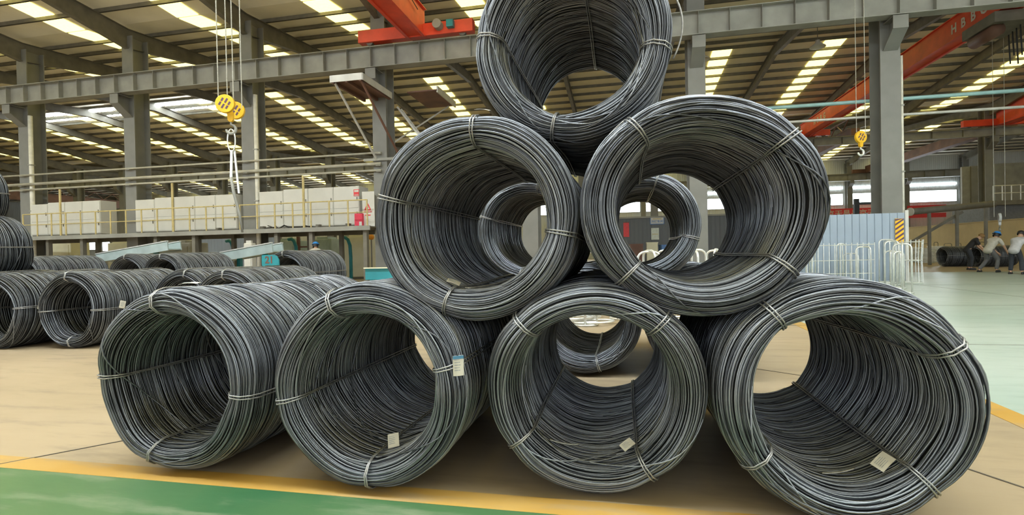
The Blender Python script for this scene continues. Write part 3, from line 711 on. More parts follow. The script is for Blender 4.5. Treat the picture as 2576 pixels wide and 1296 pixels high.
# pale blue chutes
def chute(pa, ya, pb, yb, Y, label, wd=0.42):
    a = atY(pa, ya, Y); b = atY(pb, yb, Y - 0.3)
    o = empty('feed_chute', (0, 0, 0), 0, label, 'chute')
    d = (b - a).normalized(); sd = Vector((0, 1, 0)); n = d.cross(sd).normalized() * -1
    if n.z < 0: n = -n
    MB().bar(a, b, wd, 0.03, n).build('trough_floor', M_LBLUE, o)
    for s in (-1, 1):
        off = sd * (s * wd / 2) + n * 0.09
        MB().bar(a + off, b + off, 0.03, 0.24, n).build('side_wall', M_LBLUE, o)
        MB().bar(a + off + n * 0.13, b + off + n * 0.13, 0.06, 0.025, n).build('edge_strip', M_GALV, o)
    for t in (0.25, 0.75):
        c = a.lerp(b, t); MB().box((c.x - 0.05, c.y - 0.05, 0), (c.x + 0.05, c.y + 0.05, c.z)).build('leg', M_TEAL, o)
chute(262, 658, 440, 627, 12.3, 'long pale blue feed chute in front of the left columns')
chute(572, 655, 700, 632, 12.3, 'short pale blue feed chute just above the plate marked 21')
pl = empty('number_plate', (*atY(682, 655, 10.05).xy, 0), 0, 'teal rounded plate hand-painted with the number 21', 'plate')
P0 = atY(662, 668, 10.05); P1 = atY(704, 641, 10.05); hw = (P1.x - P0.x) / 2; zz0, zz1 = P0.z, P1.z
poly = [(-hw, zz0), (hw, zz0), (hw, zz1 - 0.12), (hw - 0.05, zz1 - 0.03), (hw - 0.12, zz1), (-hw, zz1)]
MB().prism(poly, -0.03, 0.0, 'y').build('plate', M_TEAL, pl)
text_mesh('number', '21', 0.21, M_BROWN, pl, face_cam((-0.02, -0.034, (zz0 + zz1) / 2)), bold=0.006)
MB().box((-0.04, 0, 0), (0.04, 0.06, zz1 - 0.05)).build('post', M_TEAL, pl)
def hopper(pa, ya, pb, yb, Y, label, z0):
    a = atY(pa, ya, Y); b = atY(pb, yb, Y); o = empty('open_hopper', ((a.x + b.x) / 2, Y, 0), 0, label, 'hopper'); w = (b.x - a.x) / 2; z1 = a.z
    zb = min(b.z, z1 - 0.2)
    for (q0, q1) in (((-w, -0.02), (w, 0.0)), ((-w, 0.8), (w, 0.82)), ((-w, 0), (-w + 0.02, 0.8)), ((w - 0.02, 0), (w, 0.8))):
        MB().box((q0[0], q0[1], zb), (q1[0], q1[1], z1)).build('side', M_TEAL, o)
    MB().box((-w, 0, zb), (w, 0.8, zb + 0.02)).build('bottom', M_DARKSTEEL, o)
    MB().box((-w - 0.02, -0.05, z1), (w + 0.02, 0.0, z1 + 0.02)).build('rim', M_CREAM, o)
    for s in (-1, 1):
        for yy in (0.05, 0.72): MB().box((s * (w - 0.08) - 0.03, yy, 0), (s * (w - 0.08) + 0.03, yy + 0.06, zb)).build('leg', M_TEAL, o)
hopper(920, 676, 1005, 700, 8.6, 'open teal hopper with pale rim left of the second-layer coil', 0)
hopper(297, 668, 345, 676, 11.9, 'small teal tray beneath the long pale blue chute', 0)
lamp = empty('warning_lamp', (atY(934, 596, 25.6).x, 25.6, 0), 0, 'orange round warning lamp on a thin post beside the cream cabinet', 'lamp')
z = atY(934, 596, 25.6).z
MB().tube([(0, 0, 0), (0, 0, z - 0.1)], 0.04, 8).build('post', M_STEEL, lamp)
MB().lathe([(0.001, -0.16), (0.1, -0.14), (0.15, -0.05), (0.16, 0.02), (0.12, 0.1), (0.001, 0.15)], 14).build('globe', mat('lamp_orange', (0.85, 0.35, 0.03), 0.4), lamp, (0, 0, z), smooth=True)

# ------------------------------------------------------------------ maintenance platform on a column
zP = 8.57
a, b, c = atZ(832, 199, zP), atZ(916, 190, zP), atZ(983, 242, zP)
mp = empty('maintenance_platform', (0, 0, 0), 0, 'rusty maintenance platform with toe boards bracketed under the runway beam', 'platform')
x0, x1, y0, y1 = a.x, (b.x + c.x) / 2, b.y, 22.45
MB().box((x0, y0, zP - 0.06), (x1, y1, zP - 0.03)).build('floor_plate', M_BROWN, mp)
for xx in (x0 + 0.1, (x0 + x1) / 2, x1 - 0.1): MB().box((xx - 0.05, y0, zP - 0.2), (xx + 0.05, y1, zP - 0.06)).build('joist', M_BROWN, mp)
MB().box((x0, y0 - 0.03, zP - 0.16), (x1, y0, zP + 0.12)).build('toe_board', M_PIPEGREY, mp)
MB().box((x1, y0, zP - 0.16), (x1 + 0.03, y1, zP + 0.12)).build('toe_board', M_PIPEGREY, mp)
MB().box((x0 - 0.03, y0, zP - 0.16), (x0, y1, zP + 0.12)).build('toe_board', M_PIPEGREY, mp)
for xx, m in ((x0 + 0.15, M_PIPEGREY), (x1 - 0.1, M_BROWN)): MB().bar((xx, y0 + 0.1, zP - 0.16), (xx + 0.5, 22.4, zP - 2.9), 0.07, 0.07).build('strut', m, mp)
MB().bar((x0, 22.42, zP - 2.9), (x1 + 0.7, 22.42, zP - 2.9), 0.08, 0.12).build('tie_bar', M_STEEL, mp)
mp2 = empty('maintenance_platform', (0, 0, 0), 0, 'second smaller maintenance platform behind the column with the ladder', 'platform')
a2, c2 = atZ(1005, 190, 9.0), atZ(1055, 232, 9.0)
MB().box((a2.x - 0.6, 23.45, 8.94), (a2.x + 0.9, 26.2, 9.0)).build('floor_plate', M_BROWN, mp2)
MB().box((a2.x + 0.87, 23.45, 8.86), (a2.x + 0.93, 26.2, 9.16)).build('toe_board', M_PIPEGREY, mp2)
MB().bar((a2.x + 0.6, 26.0, 8.9), (-10.7, 23.42, 6.6), 0.07, 0.07).build('strut', M_PIPEGREY, mp2)
ld = empty('access_ladder', (0, 0, 0), 0, 'slanted grey access ladder leading down from the maintenance platform', 'ladder')
la, lb = Vector((-10.4, 23.6, 8.3)), Vector((-7.8, 23.6, 4.8))
for s in (-0.22, 0.22): MB().bar(la + Vector((0, s, 0)), lb + Vector((0, s, 0)), 0.05, 0.09).build('side_rail', M_PIPEGREY, ld)
for i in range(12):
    q = la.lerp(lb, (i + 0.5) / 12); MB().tube([q + Vector((0, -0.22, 0)), q + Vector((0, 0.22, 0))], 0.02, 5).build('rung', M_PIPEGREY, ld)
MB().bar(lb + Vector((0, -0.3, -0.05)), lb + Vector((-3.1, -0.3, -0.05)), 0.08, 0.1).build('support_bar', M_PIPEGREY, ld)

# ------------------------------------------------------------------ cranes
def lattice(m, p, q, h, n):
    p = Vector(p); q = Vector(q)
    m.bar(p, q, 0.1, 0.1); m.bar(p + Vector((0, 0, h)), q + Vector((0, 0, h)), 0.1, 0.1)
    for i in range(n):
        a = p.lerp(q, i / n); b = p.lerp(q, (i + 1) / n); z = Vector((0, 0, h))
        m.bar(a if i % 2 else a + z, b + z if i % 2 else b, 0.07, 0.07)
def crane(xc, y_end, y_far, z_rail, label, m=M_RED, gw=0.75, gh=1.15, cx0=-2.4, cx1=2.9, letters=None, motor=True):
    o = empty('overhead_crane', (xc, y_end, z_rail), 0, label, 'crane')
    bevel(MB().box((-gw / 2, min(0, y_far - y_end), 0.16), (gw / 2, max(0, y_far - y_end), 0.16 + gh)).build('girder', m, o), 0.02)
    g = MB()
    for s in (-1, 1): g.box((s * (gw / 2) - 0.07, min(0, y_far - y_end), 0.10), (s * (gw / 2) + 0.07, max(0, y_far - y_end), 0.16))
    g.box((-gw / 2 - 0.08, min(0, y_far - y_end), 0.16 + gh), (gw / 2 + 0.08, max(0, y_far - y_end), 0.2 + gh)).build('girder_flange', m, o)
    bevel(MB().box((cx0, -0.2, 0.12), (cx1, 0.2, 0.66)).build('end_carriage', m, o), 0.02)
    for x in (cx0 + 0.5, cx1 - 0.5): MB().cyl((x, -0.08, 0.16), (x, 0.08, 0.16), 0.16, 16).build('wheel', M_DARKSTEEL, o, smooth=False)
    if motor:
        MB().cyl((cx1 - 1.5, -0.55, 0.45), (cx1 - 1.5, -0.2, 0.45), 0.2, 14).build('drive_motor', M_STEEL, o)
        MB().box((cx1 - 1.1, -0.45, 0.3), (cx1 - 0.8, -0.2, 0.6)).build('gear_case', M_TEAL, o)
    return o
cr1 = crane(-8.75, 21.95, 4.0, 10.69, 'red overhead crane with end carriage on the near runway beam', cx0=-2.75, cx1=2.6)
MB().tube([(0.45, -1.0 - i * 1.2, 0.9 + 0.25 * (i % 2)) for i in range(12)], 0.02, 5).build('festoon_cable', M_BLACK, cr1)
cr2 = crane(16.3, 52.2, 24.6, 11.09, 'red overhead crane spanning the second bay at upper right', gh=1.0, cx0=-1.7, cx1=2.0, motor=False)
for yy, s in ((-22.6, 0.62), (-3.6, 0.62)):
    for i, ch in enumerate('HBBG'):
        M = Matrix.Translation((-0.385, yy - i * 0.72, 0.62)) @ Euler((pi / 2, 0, -pi / 2)).to_matrix().to_4x4()
        text_mesh('lettering', ch, s, M_WHITE, cr2, M, bold=0.02)
tr = empty('crane_trolley', (16.3, 27.3, 10.1), 0, 'dark hoist trolley with cables hanging under the right red crane', 'hoist')
MB().box((-0.7, -1.1, 0.55), (0.9, 1.1, 1.0)).build('frame', M_DARKSTEEL, tr); MB().cyl((-0.4, -0.8, 0.35), (-0.4, 0.8, 0.35), 0.28, 16).build('drum', M_BROWN, tr, smooth=True)
for i in range(5): MB().tube([(0.5 + 0.1 * i, -0.9 + 0.4 * i, 0.55), (0.55 + 0.1 * i, -0.9 + 0.4 * i, -0.5 - 0.25 * (i % 3)), (0.62 + 0.1 * i, -0.7 + 0.4 * i, 0.4)], 0.03, 5).build('festoon_cable', M_BLACK, tr)
cr3 = crane(31.6, 52.2, 44.0, 11.09, 'partly visible red overhead crane at the right edge', gh=1.5, gw=1.0, cx0=-3.0, cx1=3, motor=False)
cr4 = empty('overhead_crane', (0, 0, 0), 0, 'brown lattice crane bridge beyond the left columns', 'crane')
pA, pB = atY(95, 352, 56.0), atY(322, 412, 80.0)
m = MB(); xg = (pA.x + pB.x) / 2; MB().box((xg - 0.4, 53.5, 10.0), (xg + 0.4, 80, 11.1)).build('girder', M_BROWN, cr4)
lattice(m, (xg + 0.45, 53.5, 11.15), (xg + 0.45, 80, 11.15), 1.0, 18); m.build('lattice_rail', M_BROWN, cr4)
MB().box((xg - 1.6, 79.6, 10.0), (xg + 1.6, 80.2, 10.6)).build('end_carriage', M_BROWN, cr4)
cr5 = empty('overhead_crane', (0, 0, 0), 0, 'dark brown crane bridge in the third bay at right', 'crane')
MB().box((32.6, 53.6, 11.2), (33.5, 80.6, 12.1)).build('girder', M_BROWN, cr5); MB().box((31, 80.4, 11.19), (35, 80.8, 11.7)).build('end_carriage', M_BROWN, cr5)
cr6 = empty('overhead_crane', (0, 0, 0), 0, 'brown lattice crane bridge in the third bay behind the yellow hook', 'crane')
MB().box((20.6, 53.6, 11.2), (21.3, 80.6, 12.0)).build('girder', M_BROWN, cr6); MB().box((19.2, 80.4, 11.19), (22.7, 80.8, 11.7)).build('end_carriage', M_BROWN, cr6); m = MB(); lattice(m, (20.4, 53.6, 12.0), (20.4, 80, 12.0), 0.9, 18); m.build('lattice_rail', M_BROWN, cr6)

def hook_mesh(r, t, n=20):
    pts = [(0, 0, r * 2.2)] + [(r * cos(a), 0, r * sin(a)) for a in np.linspace(pi / 2, -pi * 0.98, n)]
    pts[0] = (0, 0, r * 1.7); rad = [t * 0.8] + [t * (0.75 + 0.45 * sin(pi * i / n)) for i in range(n)]
    return MB().tube(pts, rad, 8)
def hook_block(pos, R, ropes, top, label, two, m=M_YEL, hm=M_STEEL, rz=0.5):
    o = empty('hook_block', pos, rz, label, 'hook')
    offs = (-0.68, 0.68) if two else (0.0,)
    for k, xo in enumerate(offs):
        sh = MB().cyl((xo * R * 2.0 - 0.22 * R, 0, 0), (xo * R * 2.0 + 0.22 * R, 0, 0), R, 26)
        s = bevel(sh.build('sheave_cover', m, o), 0.012)
        sl = MB()
        for j in (-1, 0, 1):
            for fx in (-0.235, 0.235):
                x = xo * R * 2.0 + fx * R
                d = Vector((0, 0.5, 0.85)); e = Vector((0, 0.85, -0.5)); c = Vector((x, 0, 0)) + e * (j * 0.42 * R)
                hl = (0.62 if j == 0 else 0.45) * R
                sl.bar(c - d * hl, c - d * hl * 0.12, 0.02 * R, 0.2 * R, e); sl.bar(c + d * hl * 0.12, c + d * hl, 0.02 * R, 0.2 * R, e)
        sl.build('slot', M_HAZP, s)
    nb = MB().prism([(-0.3 * R, -0.55 * R), (0.3 * R, -0.55 * R), (0.28 * R, -1.45 * R), (0.12 * R, -1.65 * R), (-0.12 * R, -1.65 * R), (-0.28 * R, -1.45 * R)], -0.2 * R, 0.2 * R, 'x')
    nb.build('neck', m, o)
    hk = hook_mesh(0.5 * R, 0.15 * R).build('hook', hm, o, (0, 0, -2.45 * R), (0, 0, pi / 2), smooth=True)
    for (dx, dy) in ropes:
        MB().tube([(dx, dy, 0.2 * R), (dx, dy, top - pos[2])], 0.012, 5).build('rope', M_ROPE, o)
    return o
p = atX(580, 270, -8.75)
hb = hook_block(p, 0.205, [(-0.24, 0.16), (-0.24, -0.16), (0.24, 0.16), (0.24, -0.16)], 10.8, 'large yellow double-sheave hook block hanging in front of the left columns', True, rz=-1.25)
# sling hanging from that hook
sg = empty('lifting_sling', (p.x, p.y, p.z - 0.52), 0.2, 'steel link and long hanging chain sling below the large yellow hook', 'sling')
ring = [(0.09 * cos(a) * (1 if abs(cos(a)) < 2 else 1), 0, -0.24 + 0.26 * sin(a)) for a in np.linspace(0, 2 * pi, 20, endpoint=False)]
MB().tube(ring, 0.016, 6, closed=True).build('link', M_GALV, sg, smooth=True)
MB().bar((0.0, 0, -0.46), (-0.03, 0, -1.12), 0.05, 0.03).build('shackle_bar', M_GALV, sg)
MB().bar((0.05, 0.03, -0.46), (0.13, 0.03, -1.45), 0.04, 0.03).build('shackle_bar', M_GALV, sg)
MB().tube([(-0.03, 0, -1.08), (0.02, 0, -1.4), (0.14, 0, -1.9), (0.2, 0, -2.35)], [0.03, 0.035, 0.03, 0.022], 6).build('strap', M_STEEL, sg, smooth=True)
p = atY(2165, 345, 20.0)
hook_block(p, 0.21, [(-0.17, 0), (0.2, 0)], 13.0, 'single yellow hook block with steel hook hanging at upper right', False, hm=M_GALV, rz=-1.2)
p = atY(2515, 548, 29.5)
hook_block(p, 0.22, [(-0.2, 0), (0.2, 0)], 14.0, 'pale grey hook block hanging above the three workers', False, m=mat('hook_pale', (0.62, 0.66, 0.70), 0.4), rz=-0.4)

# ------------------------------------------------------------------ overhead pipes at right
for (px, py, r, m, lab) in ((1940, 272, 0.075, M_PIPEBLUE, 'pale blue pipe crossing the upper right of the hall'), (1990, 307, 0.055, M_PIPEGREY, 'pale grey pipe crossing below the blue one at right')):
    q = atY(px, py, 23.41 + r); o = empty('overhead_pipe', (0, 23.412 + r, q.z), 0, lab, 'pipe')
    MB().tube([(3.0, 0, 0), (19.0, 0, 0)], r, 10).build('pipe', m, o, smooth=True)
    for k in range(-1, 2): MB().box((10 - 6.97 * k - 0.15, -r, -r - 0.04), (10 - 6.97 * k + 0.15, r + 0.02, -r)).build('clamp', M_STEEL, o)

# ------------------------------------------------------------------ right side: fence, stands, store, workers
FY = 20.0
fa = atY(1960, 540, FY).x; fb = atY(2284, 535, FY).x
fe = empty('sheet_fence', (0, FY, 0), 0, 'blue-grey ribbed steel sheet fence behind the galvanised stands', 'fence')
npan = 17; pw = (fb - 0.1 - fa) / npan
pm = MB().box((0.0, 0, 0.02), (pw, 0.012, 2.34)).prism([(0.0, 0.0), (0.05, 0.0), (0.038, -0.035), (0.012, -0.035)], 0.02, 2.34, 'z').mesh('sheet_panel', M_FENCE)
for i in range(npan): link('sheet_panel', pm, fe, (fa + i * pw, 0, 0))
MB().box((fb - 0.1, -0.04, 0), (fb, 0.06, 2.42)).build('end_post', M_PIPEGREY, fe)
for z in (0.4, 1.9): MB().box((fa, 0.012, z), (fb - 0.1, 0.07, z + 0.06)).build('back_rail', M_STEEL, fe)
ha, hb_ = atY(2252, 550, FY - 0.06), atY(2274, 611, FY - 0.06)
hp = empty('hazard_plate', ((ha.x + hb_.x) / 2, FY - 0.06, hb_.z), 0, 'yellow and black striped hazard plate at the fence\'s right end', 'sign')
w = (hb_.x - ha.x) / 2; h = ha.z - hb_.z
MB().box((-w, 0, 0), (w, 0.02, h)).build('plate', M_HAZY, hp)
for i in range(6):
    z0 = h * (i - 0.35) / 5.2; q = [(-w, z0), (w, z0 + w * 1.5), (w, z0 + w * 1.5 + h * 0.085), (-w, z0 + h * 0.085)]
    q = [(u, min(max(v, 0), h)) for u, v in q]
    if q[3][1] - q[0][1] + q[2][1] - q[1][1] > 0.02: MB().prism(q, -0.006, 0.0, 'y').build('stripe', M_HAZP, hp)

def upipe(w, h, r=0.02, foot=0.0):
    pts = [(-w / 2, -foot, 0.02), (-w / 2, 0, 0.06)] if foot else [(-w / 2, 0, 0.02)]
    rc = min(0.12, w * 0.4)
    for a in np.linspace(pi, pi / 2, 5): pts.append((-w / 2 + rc + rc * cos(a), 0, h - rc + rc * sin(a)))
    for a in np.linspace(pi / 2, 0, 5): pts.append((w / 2 - rc + rc * cos(a), 0, h - rc + rc * sin(a)))
    pts += [(w / 2, 0, 0.06), (w / 2, -foot, 0.02)] if foot else [(w / 2, 0, 0.02)]
    return pts
def stand(X, Y, w, h, rz, label, group, loops=0):
    o = empty('wire_stand', (X, Y, 0), rz, label, 'stand', group)
    MB().tube(upipe(w, h), 0.02, 8).build('upright_hoop', M_GALV, o, smooth=True)
    MB().tube(upipe(w * 0.9, h * 0.985), 0.02, 8).build('upright_hoop', M_GALV, o, (0, 0, 0), (0, 0, 1.25), smooth=True)
    rb_ = w * 0.5
    MB().tube([(rb_ * cos(a), rb_ * sin(a), 0.022) for a in np.linspace(0, 2 * pi, 24, endpoint=False)], 0.018, 6, closed=True).build('base_ring', M_GALV, o, smooth=True)
    MB().tube([(-rb_, 0, 0.05), (rb_, 0, 0.05)], 0.016, 6).build('cross_bar', M_GALV, o)
    for k in range(loops):
        a0 = k * 1.3; q = []
        for a in np.linspace(0, 2 * pi, 20, endpoint=False): q.append((rb_ * 0.7 * cos(a0) + 0.36 * cos(a), rb_ * 0.7 * sin(a0) + 0.20 * sin(a + a0), 0.06 + 0.035 * k))
        MB().tube(q, 0.02, 8, closed=True).build('base_loop', M_GALV, o, smooth=True)
    return o
SG = 'galvanised stands by the blue fence'
specs = ((2094, 26, 613, 708), (2117, 22, 613, 715), (2141, 38, 637, 714), (2173, 40, 620, 722), (2232, 40, 603, 712), (2244, 36, 606, 718), (2242, 30, 630, 724), (2262, 26, 633, 727), (2271, 44, 612, 738), (2062, 24, 615, 709), (2040, 24, 620, 716))
for i, (px, wpx, ty, by) in enumerate(sorted(specs)):
    b = atZ(px, by, 0); dpt = (b - CAM).dot(_f); w = max(0.3, wpx * dpt / FPX); h = (by - ty) * dpt / FPX
    stand(b.x, b.y, w, h, 0.25 + 0.9 * (i % 3), 'galvanised hoop stand before the blue fence, %s from the left' % ORD[i], SG)
for i, (X, Y, lp) in enumerate(((-0.66, 9.0, 3), (-0.05, 9.9, 0), (0.42, 9.1, 0), (0.80, 9.9, 0), (1.15, 9.1, 0), (1.60, 9.8, 0))):
    stand(X, Y, 0.42, 1.25, 0.4 + 0.8 * i, 'galvanised hoop stand seen through the coil holes, %s from the left' % ORD[i], 'galvanised stands behind the coils', lp)
gd = empty('wire_grid_panel', (0, 0, 0), 0, 'thin galvanised wire grid leaning between the stands and the fence', 'grid')
ga, gb = atY(2030, 690, 18.9).x, atY(2200, 690, 18.9).x
for z, s in ((0.35, 0), (0.78, 0), (1.28, 0)): MB().tube([(ga, 18.9, z), (gb, 18.9, z + 0.02)], 0.012, 5).build('cross_wire', M_GALV, gd)
for i in range(13): x = ga + (gb - ga) * i / 12; MB().tube([(x, 18.88, 0), (x + 0.02, 18.92, 1.36)], 0.014, 5).build('upright_wire', M_GALV, gd)
bk = empty('wire_basket', (*atZ(2288, 712, 0).xy, 0), 0, 'round galvanised wire basket right of the stands', 'basket')
for z, r in ((0.03, 0.36), (0.75, 0.34), (1.35, 0.38)): MB().tube([(r * cos(a), r * sin(a), z) for a in np.linspace(0, 2 * pi, 22, endpoint=False)], 0.014, 5, closed=True).build('hoop', M_GALV, bk)
for i in range(10):
    a = i * 2 * pi / 10; MB().tube([(0.36 * cos(a), 0.36 * sin(a), 0.0), (0.34 * cos(a), 0.34 * sin(a), 0.75), (0.38 * cos(a), 0.38 * sin(a), 1.42)], 0.013, 5).build('upright_wire', M_GALV, bk)

# forklift parked behind the fence
fx0, fx1 = atY(2156, 500, 24.5), atY(2206, 492, 24.5)
fk = empty('forklift', ((fx0.x + fx1.x) / 2, 24.5, 0), 0, 'dark forklift with a tall mast parked behind the blue fence', 'forklift')
hw = (fx1.x - fx0.x) / 2
for s in (-1, 1):
    MB().box((s * hw - 0.09, 0, 0.1), (s * hw + 0.09, 0.16, fx0.z)).build('mast_upright', M_BLACK, fk)
    MB().box((s * hw * 0.6 - 0.05, -0.75, 0.12), (s * hw * 0.6 + 0.05, 0.02, 0.17)).build('fork', M_DARKSTEEL, fk)
for z in (0.6, 1.9, fx0.z - 0.25): MB().box((-hw, 0.03, z), (hw, 0.13, z + 0.1)).build('cross_member', M_BLACK, fk)
MB().cyl((0, 0.08, 0.2), (0, 0.08, fx0.z - 0.6), 0.06, 10).build('lift_cylinder', M_STEEL, fk)
bevel(MB().box((-hw - 0.1, 0.35, 0.35), (hw + 0.1, 2.3, 1.25)).build('chassis', M_TEAL, fk), 0.06)
for sx_ in (-1, 1):
    for sy_ in (0.5, 2.05): MB().bar((sx_ * hw, sy_, 1.25), (sx_ * hw * 0.9, sy_ + 0.05, 2.45), 0.08, 0.08).build('guard_post', M_BLACK, fk)
    for sy_ in (0.55, 2.0): MB().cyl((sx_ * (hw + 0.12) - 0.12, sy_, 0.3), (sx_ * (hw + 0.12) + 0.12, sy_, 0.3), 0.3, 18).build('wheel', M_BLACK, fk)
MB().box((-hw, 0.45, 2.45), (hw, 2.15, 2.52)).build('overhead_guard', M_BLACK, fk)

# partition with signs seen through the right coil
pt = MB().box((-1.6, 42.0, 0), (9.2, 42.2, 3.75)).build('wall_partition', M_OFFICE); tag(pt, kind='structure')
MB().box((-1.6, 41.9, 3.72), (9.2, 42.3, 3.85)).build('cap_rail', M_STEEL, pt)
so, w, h = sign_board('workshop_sign', 1635, 1671, 546, 564, 41.95, 'white workshop sign with blue lettering seen through the right coil', M_WHITE, M_BLUE)
text_mesh('lettering', '冷拔车间', w * 0.42, M_BLUE, so, face_cam((0, -0.03, h * 0.36)), bold=0.004)
MB().box((-w * 0.6, -0.03, h * 0.68), (w * 0.6, -0.022, h * 0.78)).build('small_print', M_RAIL, so)
nb, w, h = sign_board('notice_board', 1638, 1658, 574, 603, 41.95, 'pale notice board under the workshop sign', mat('board_pale', (0.62, 0.68, 0.62), 0.5))
MB().box((-w * 0.8, -0.03, h * 0.45), (w * 0.8, -0.021, h * 0.5)).build('printed_line', M_RAIL, nb)
rs, w, h = sign_board('red_banner', 1568, 1583, 559, 596, 41.95, 'vertical red banner on the dark partition', M_REDSIGN)
MB().box((-w, -0.04, h - 0.06), (w, -0.021, h)).build('rod', M_BROWN, rs)
for i, (px, py, w_, h_, m) in enumerate(((1640, 612, 0.35, 0.35, M_CREAM), (1600, 616, 0.4, 0.3, M_BROWN), (1674, 618, 0.35, 0.28, M_BLUE))):
    g = atZ(px, 676, 0); Yc = 36.0; p = atY(px, py, Yc); o = empty('tool_crate', (p.x, Yc, 0), 0.1 * i, ('cream', 'brown', 'blue')[i] + ' crate on the floor before the dark partition', 'crate')
    MB().box((-w_, -0.4, 0.08), (w_, 0.4, p.z)).build('body', m, o); MB().box((-w_ - 0.03, -0.43, p.z), (w_ + 0.03, 0.43, p.z + 0.06)).build('lid', m, o); MB().box((-w_ * 0.8, -0.35, 0), (w_ * 0.8, 0.35, 0.08)).build('skid', M_DARKSTEEL, o)
# red banner with white characters on the back wall
for (pa, pb, py0, py1, txt, lab) in ((2060, 2222, 527, 545, '品京天昌品京天昌', 'red banner with white characters low on the back wall'), (2282, 2380, 518, 526, '', 'thin red banner above the dark boom at right'), (2282, 2380, 538, 546, '', 'thin red banner below the dark boom at right')):
    o, w, h = sign_board('wall_banner', pa, pb, py0, py1, YC - 1.45, lab, M_REDSIGN)
    MB().box((-w, -0.05, h - 0.05), (w, -0.021, h)).build('top_batten', M_REDSIGN, o)
    for x in np.arange(-w + 0.3, w, 2.5): MB().box((x, 0, h * 0.3), (x + 0.08, 1.3, h * 0.36)).build('bracket', M_STEEL, o)
    if txt: text_mesh('lettering', txt, h * 0.8, M_WHITE, o, face_cam((0, -0.03, h * 0.42)), bold=0.01)

# low beige wall, boom and enclosures on the right
bw = MB().box((27.5, 30, 0), (27.75, 62, 2.9)).build('wall_beige', M_BEIGE); tag(bw, kind='structure')
MB().box((27.45, 30, 2.9), (27.8, 62, 2.96)).build('coping', M_BEIGE, bw)
bm = empty('conveyor_boom', (0, 0, 0), 0, 'long dark tubular boom on legs with an open round end', 'boom')
pA, pB = atY(2290, 533, 36.0), atX(2480, 516, 25.0)
pB = Vector((pB.x, 40.0, 0)); pB = atY(2500, 513, 38.0)
MB().tube([pA, pB], 0.20, 18).build('tube', M_DARKSTEEL, bm, smooth=True)
d = (pB - pA).normalized()
MB().tube([pA - d * 0.03, pA + d * 0.03], 0.25, 18).build('end_ring', M_PIPEGREY, bm)
for t, hh in ((0.22, 0), (0.55, 0), (0.9, 0)): c = pA.lerp(pB, t); MB().box((c.x - 0.07, c.y - 0.07, 0), (c.x + 0.07, c.y + 0.07, c.z)).build('leg', M_DARKSTEEL, bm)
c = pA.lerp(pB, 0.62); MB().bar((c.x, c.y, c.z - 0.3), (c.x - 3.6, c.y, 0.9), 0.1, 0.16).build('brace', M_DARKSTEEL, bm)
en = empty('equipment_enclosure', (0, 0, 0), 0, 'tall grey panelled enclosure with a dark blue strip at far right', 'enclosure')
def enp(px0, px1, py0, py1, Y, m, nm, d=0.3):
    a = atY(px0, py0, Y); b = atY(px1, py1, Y); MB().box((a.x, Y, max(0, b.z)), (b.x, Y + d, a.z)).build(nm, m, en)
enp(2420, 2443, 420, 620, 64.0, M_STEEL, 'side_panel'); enp(2443, 2475, 418, 620, 63.8, M_COLUMN, 'panel'); enp(2475, 2483, 412, 620, 63.5, mat('deep_blue', (0.06, 0.13, 0.22), 0.5), 'blue_strip'); enp(2483, 2502, 414, 620, 63.8, M_WHITE, 'white_panel')
enp(2502, 2640, 412, 620, 64.2, M_STEEL, 'rear_panel')
bc = empty('balcony', (0, 0, 0), 0, 'dark grey gallery with railing at the right edge', 'gallery')
ba, bb2 = atY(2500, 505, 50.0), atY(2640, 498, 50.0)
MB().box((ba.x, 50, ba.z - 0.35), (bb2.x, 56, ba.z)).build('floor_plate', M_DARKSTEEL, bc)
MB().box((ba.x, 50.5, 0), (bb2.x, 55.5, ba.z - 0.35)).build('enclosed_base', mat('slate_panel', (0.16, 0.17, 0.19), 0.6), bc)
for z in (0.6, 1.2): MB().tube([(ba.x, 50.05, ba.z + z), (bb2.x, 50.05, ba.z + z)], 0.04, 6).build('rail', M_PIPEGREY, bc)
for i in range(7): x = ba.x + (bb2.x - ba.x) * i / 6; MB().tube([(x, 50.05, ba.z), (x, 50.05, ba.z + 1.2)], 0.04, 6).build('post', M_PIPEGREY, bc)

# galvanised bundles and finished coils near the workers
def bundle(px, by, h, label):
    b = atZ(px, by, 0); o = empty('galvanised_bundle', (b.x, b.y, 0), random.random(), label, 'wire bundle', 'galvanised bundles by the workers')
    m = MB(); rg = random.Random(px); n = int(h / 0.055)
    for i in range(n):
        r = 0.48 + rg.uniform(-0.03, 0.03); m.tube([(r * cos(a) + 0.02 * sin(i), r * sin(a), 0.05 + i * 0.055 + 0.012 * sin(a + i)) for a in np.linspace(0, 2 * pi, 18, endpoint=False)], 0.026, 5, closed=True)
    wd = m.build('winding', M_GALV, o, smooth=True); wd['kind'] = 'stuff'
    MB().tube(upipe(0.5, h + 0.28), 0.022, 6).build('handle', M_DARKSTEEL, o, smooth=True)
for i, (px, by, h) in enumerate(((2303, 660, 1.05), (2330, 662, 1.0), (2355, 660, 1.1), (2385, 658, 1.0), (2412, 657, 1.0), (2470, 655, 1.05))):
    bundle(px, by, h, 'upright galvanised wire bundle with a dark handle, %s from the fence' % ORD[i])
for i, (px, by, lab) in enumerate(((2378, 671, 'finished dark coil lying in front of the worker in black'), (2462, 672, 'finished dark coil between the bending workers'))):
    b = atZ(px, by, 0); CO['r%d' % i] = coil(b.x, b.y + 0.3, ZB, lab, me=(LA, LB)[i], rz=-pi / 2 + 0.06, group='finished coils by the workers')

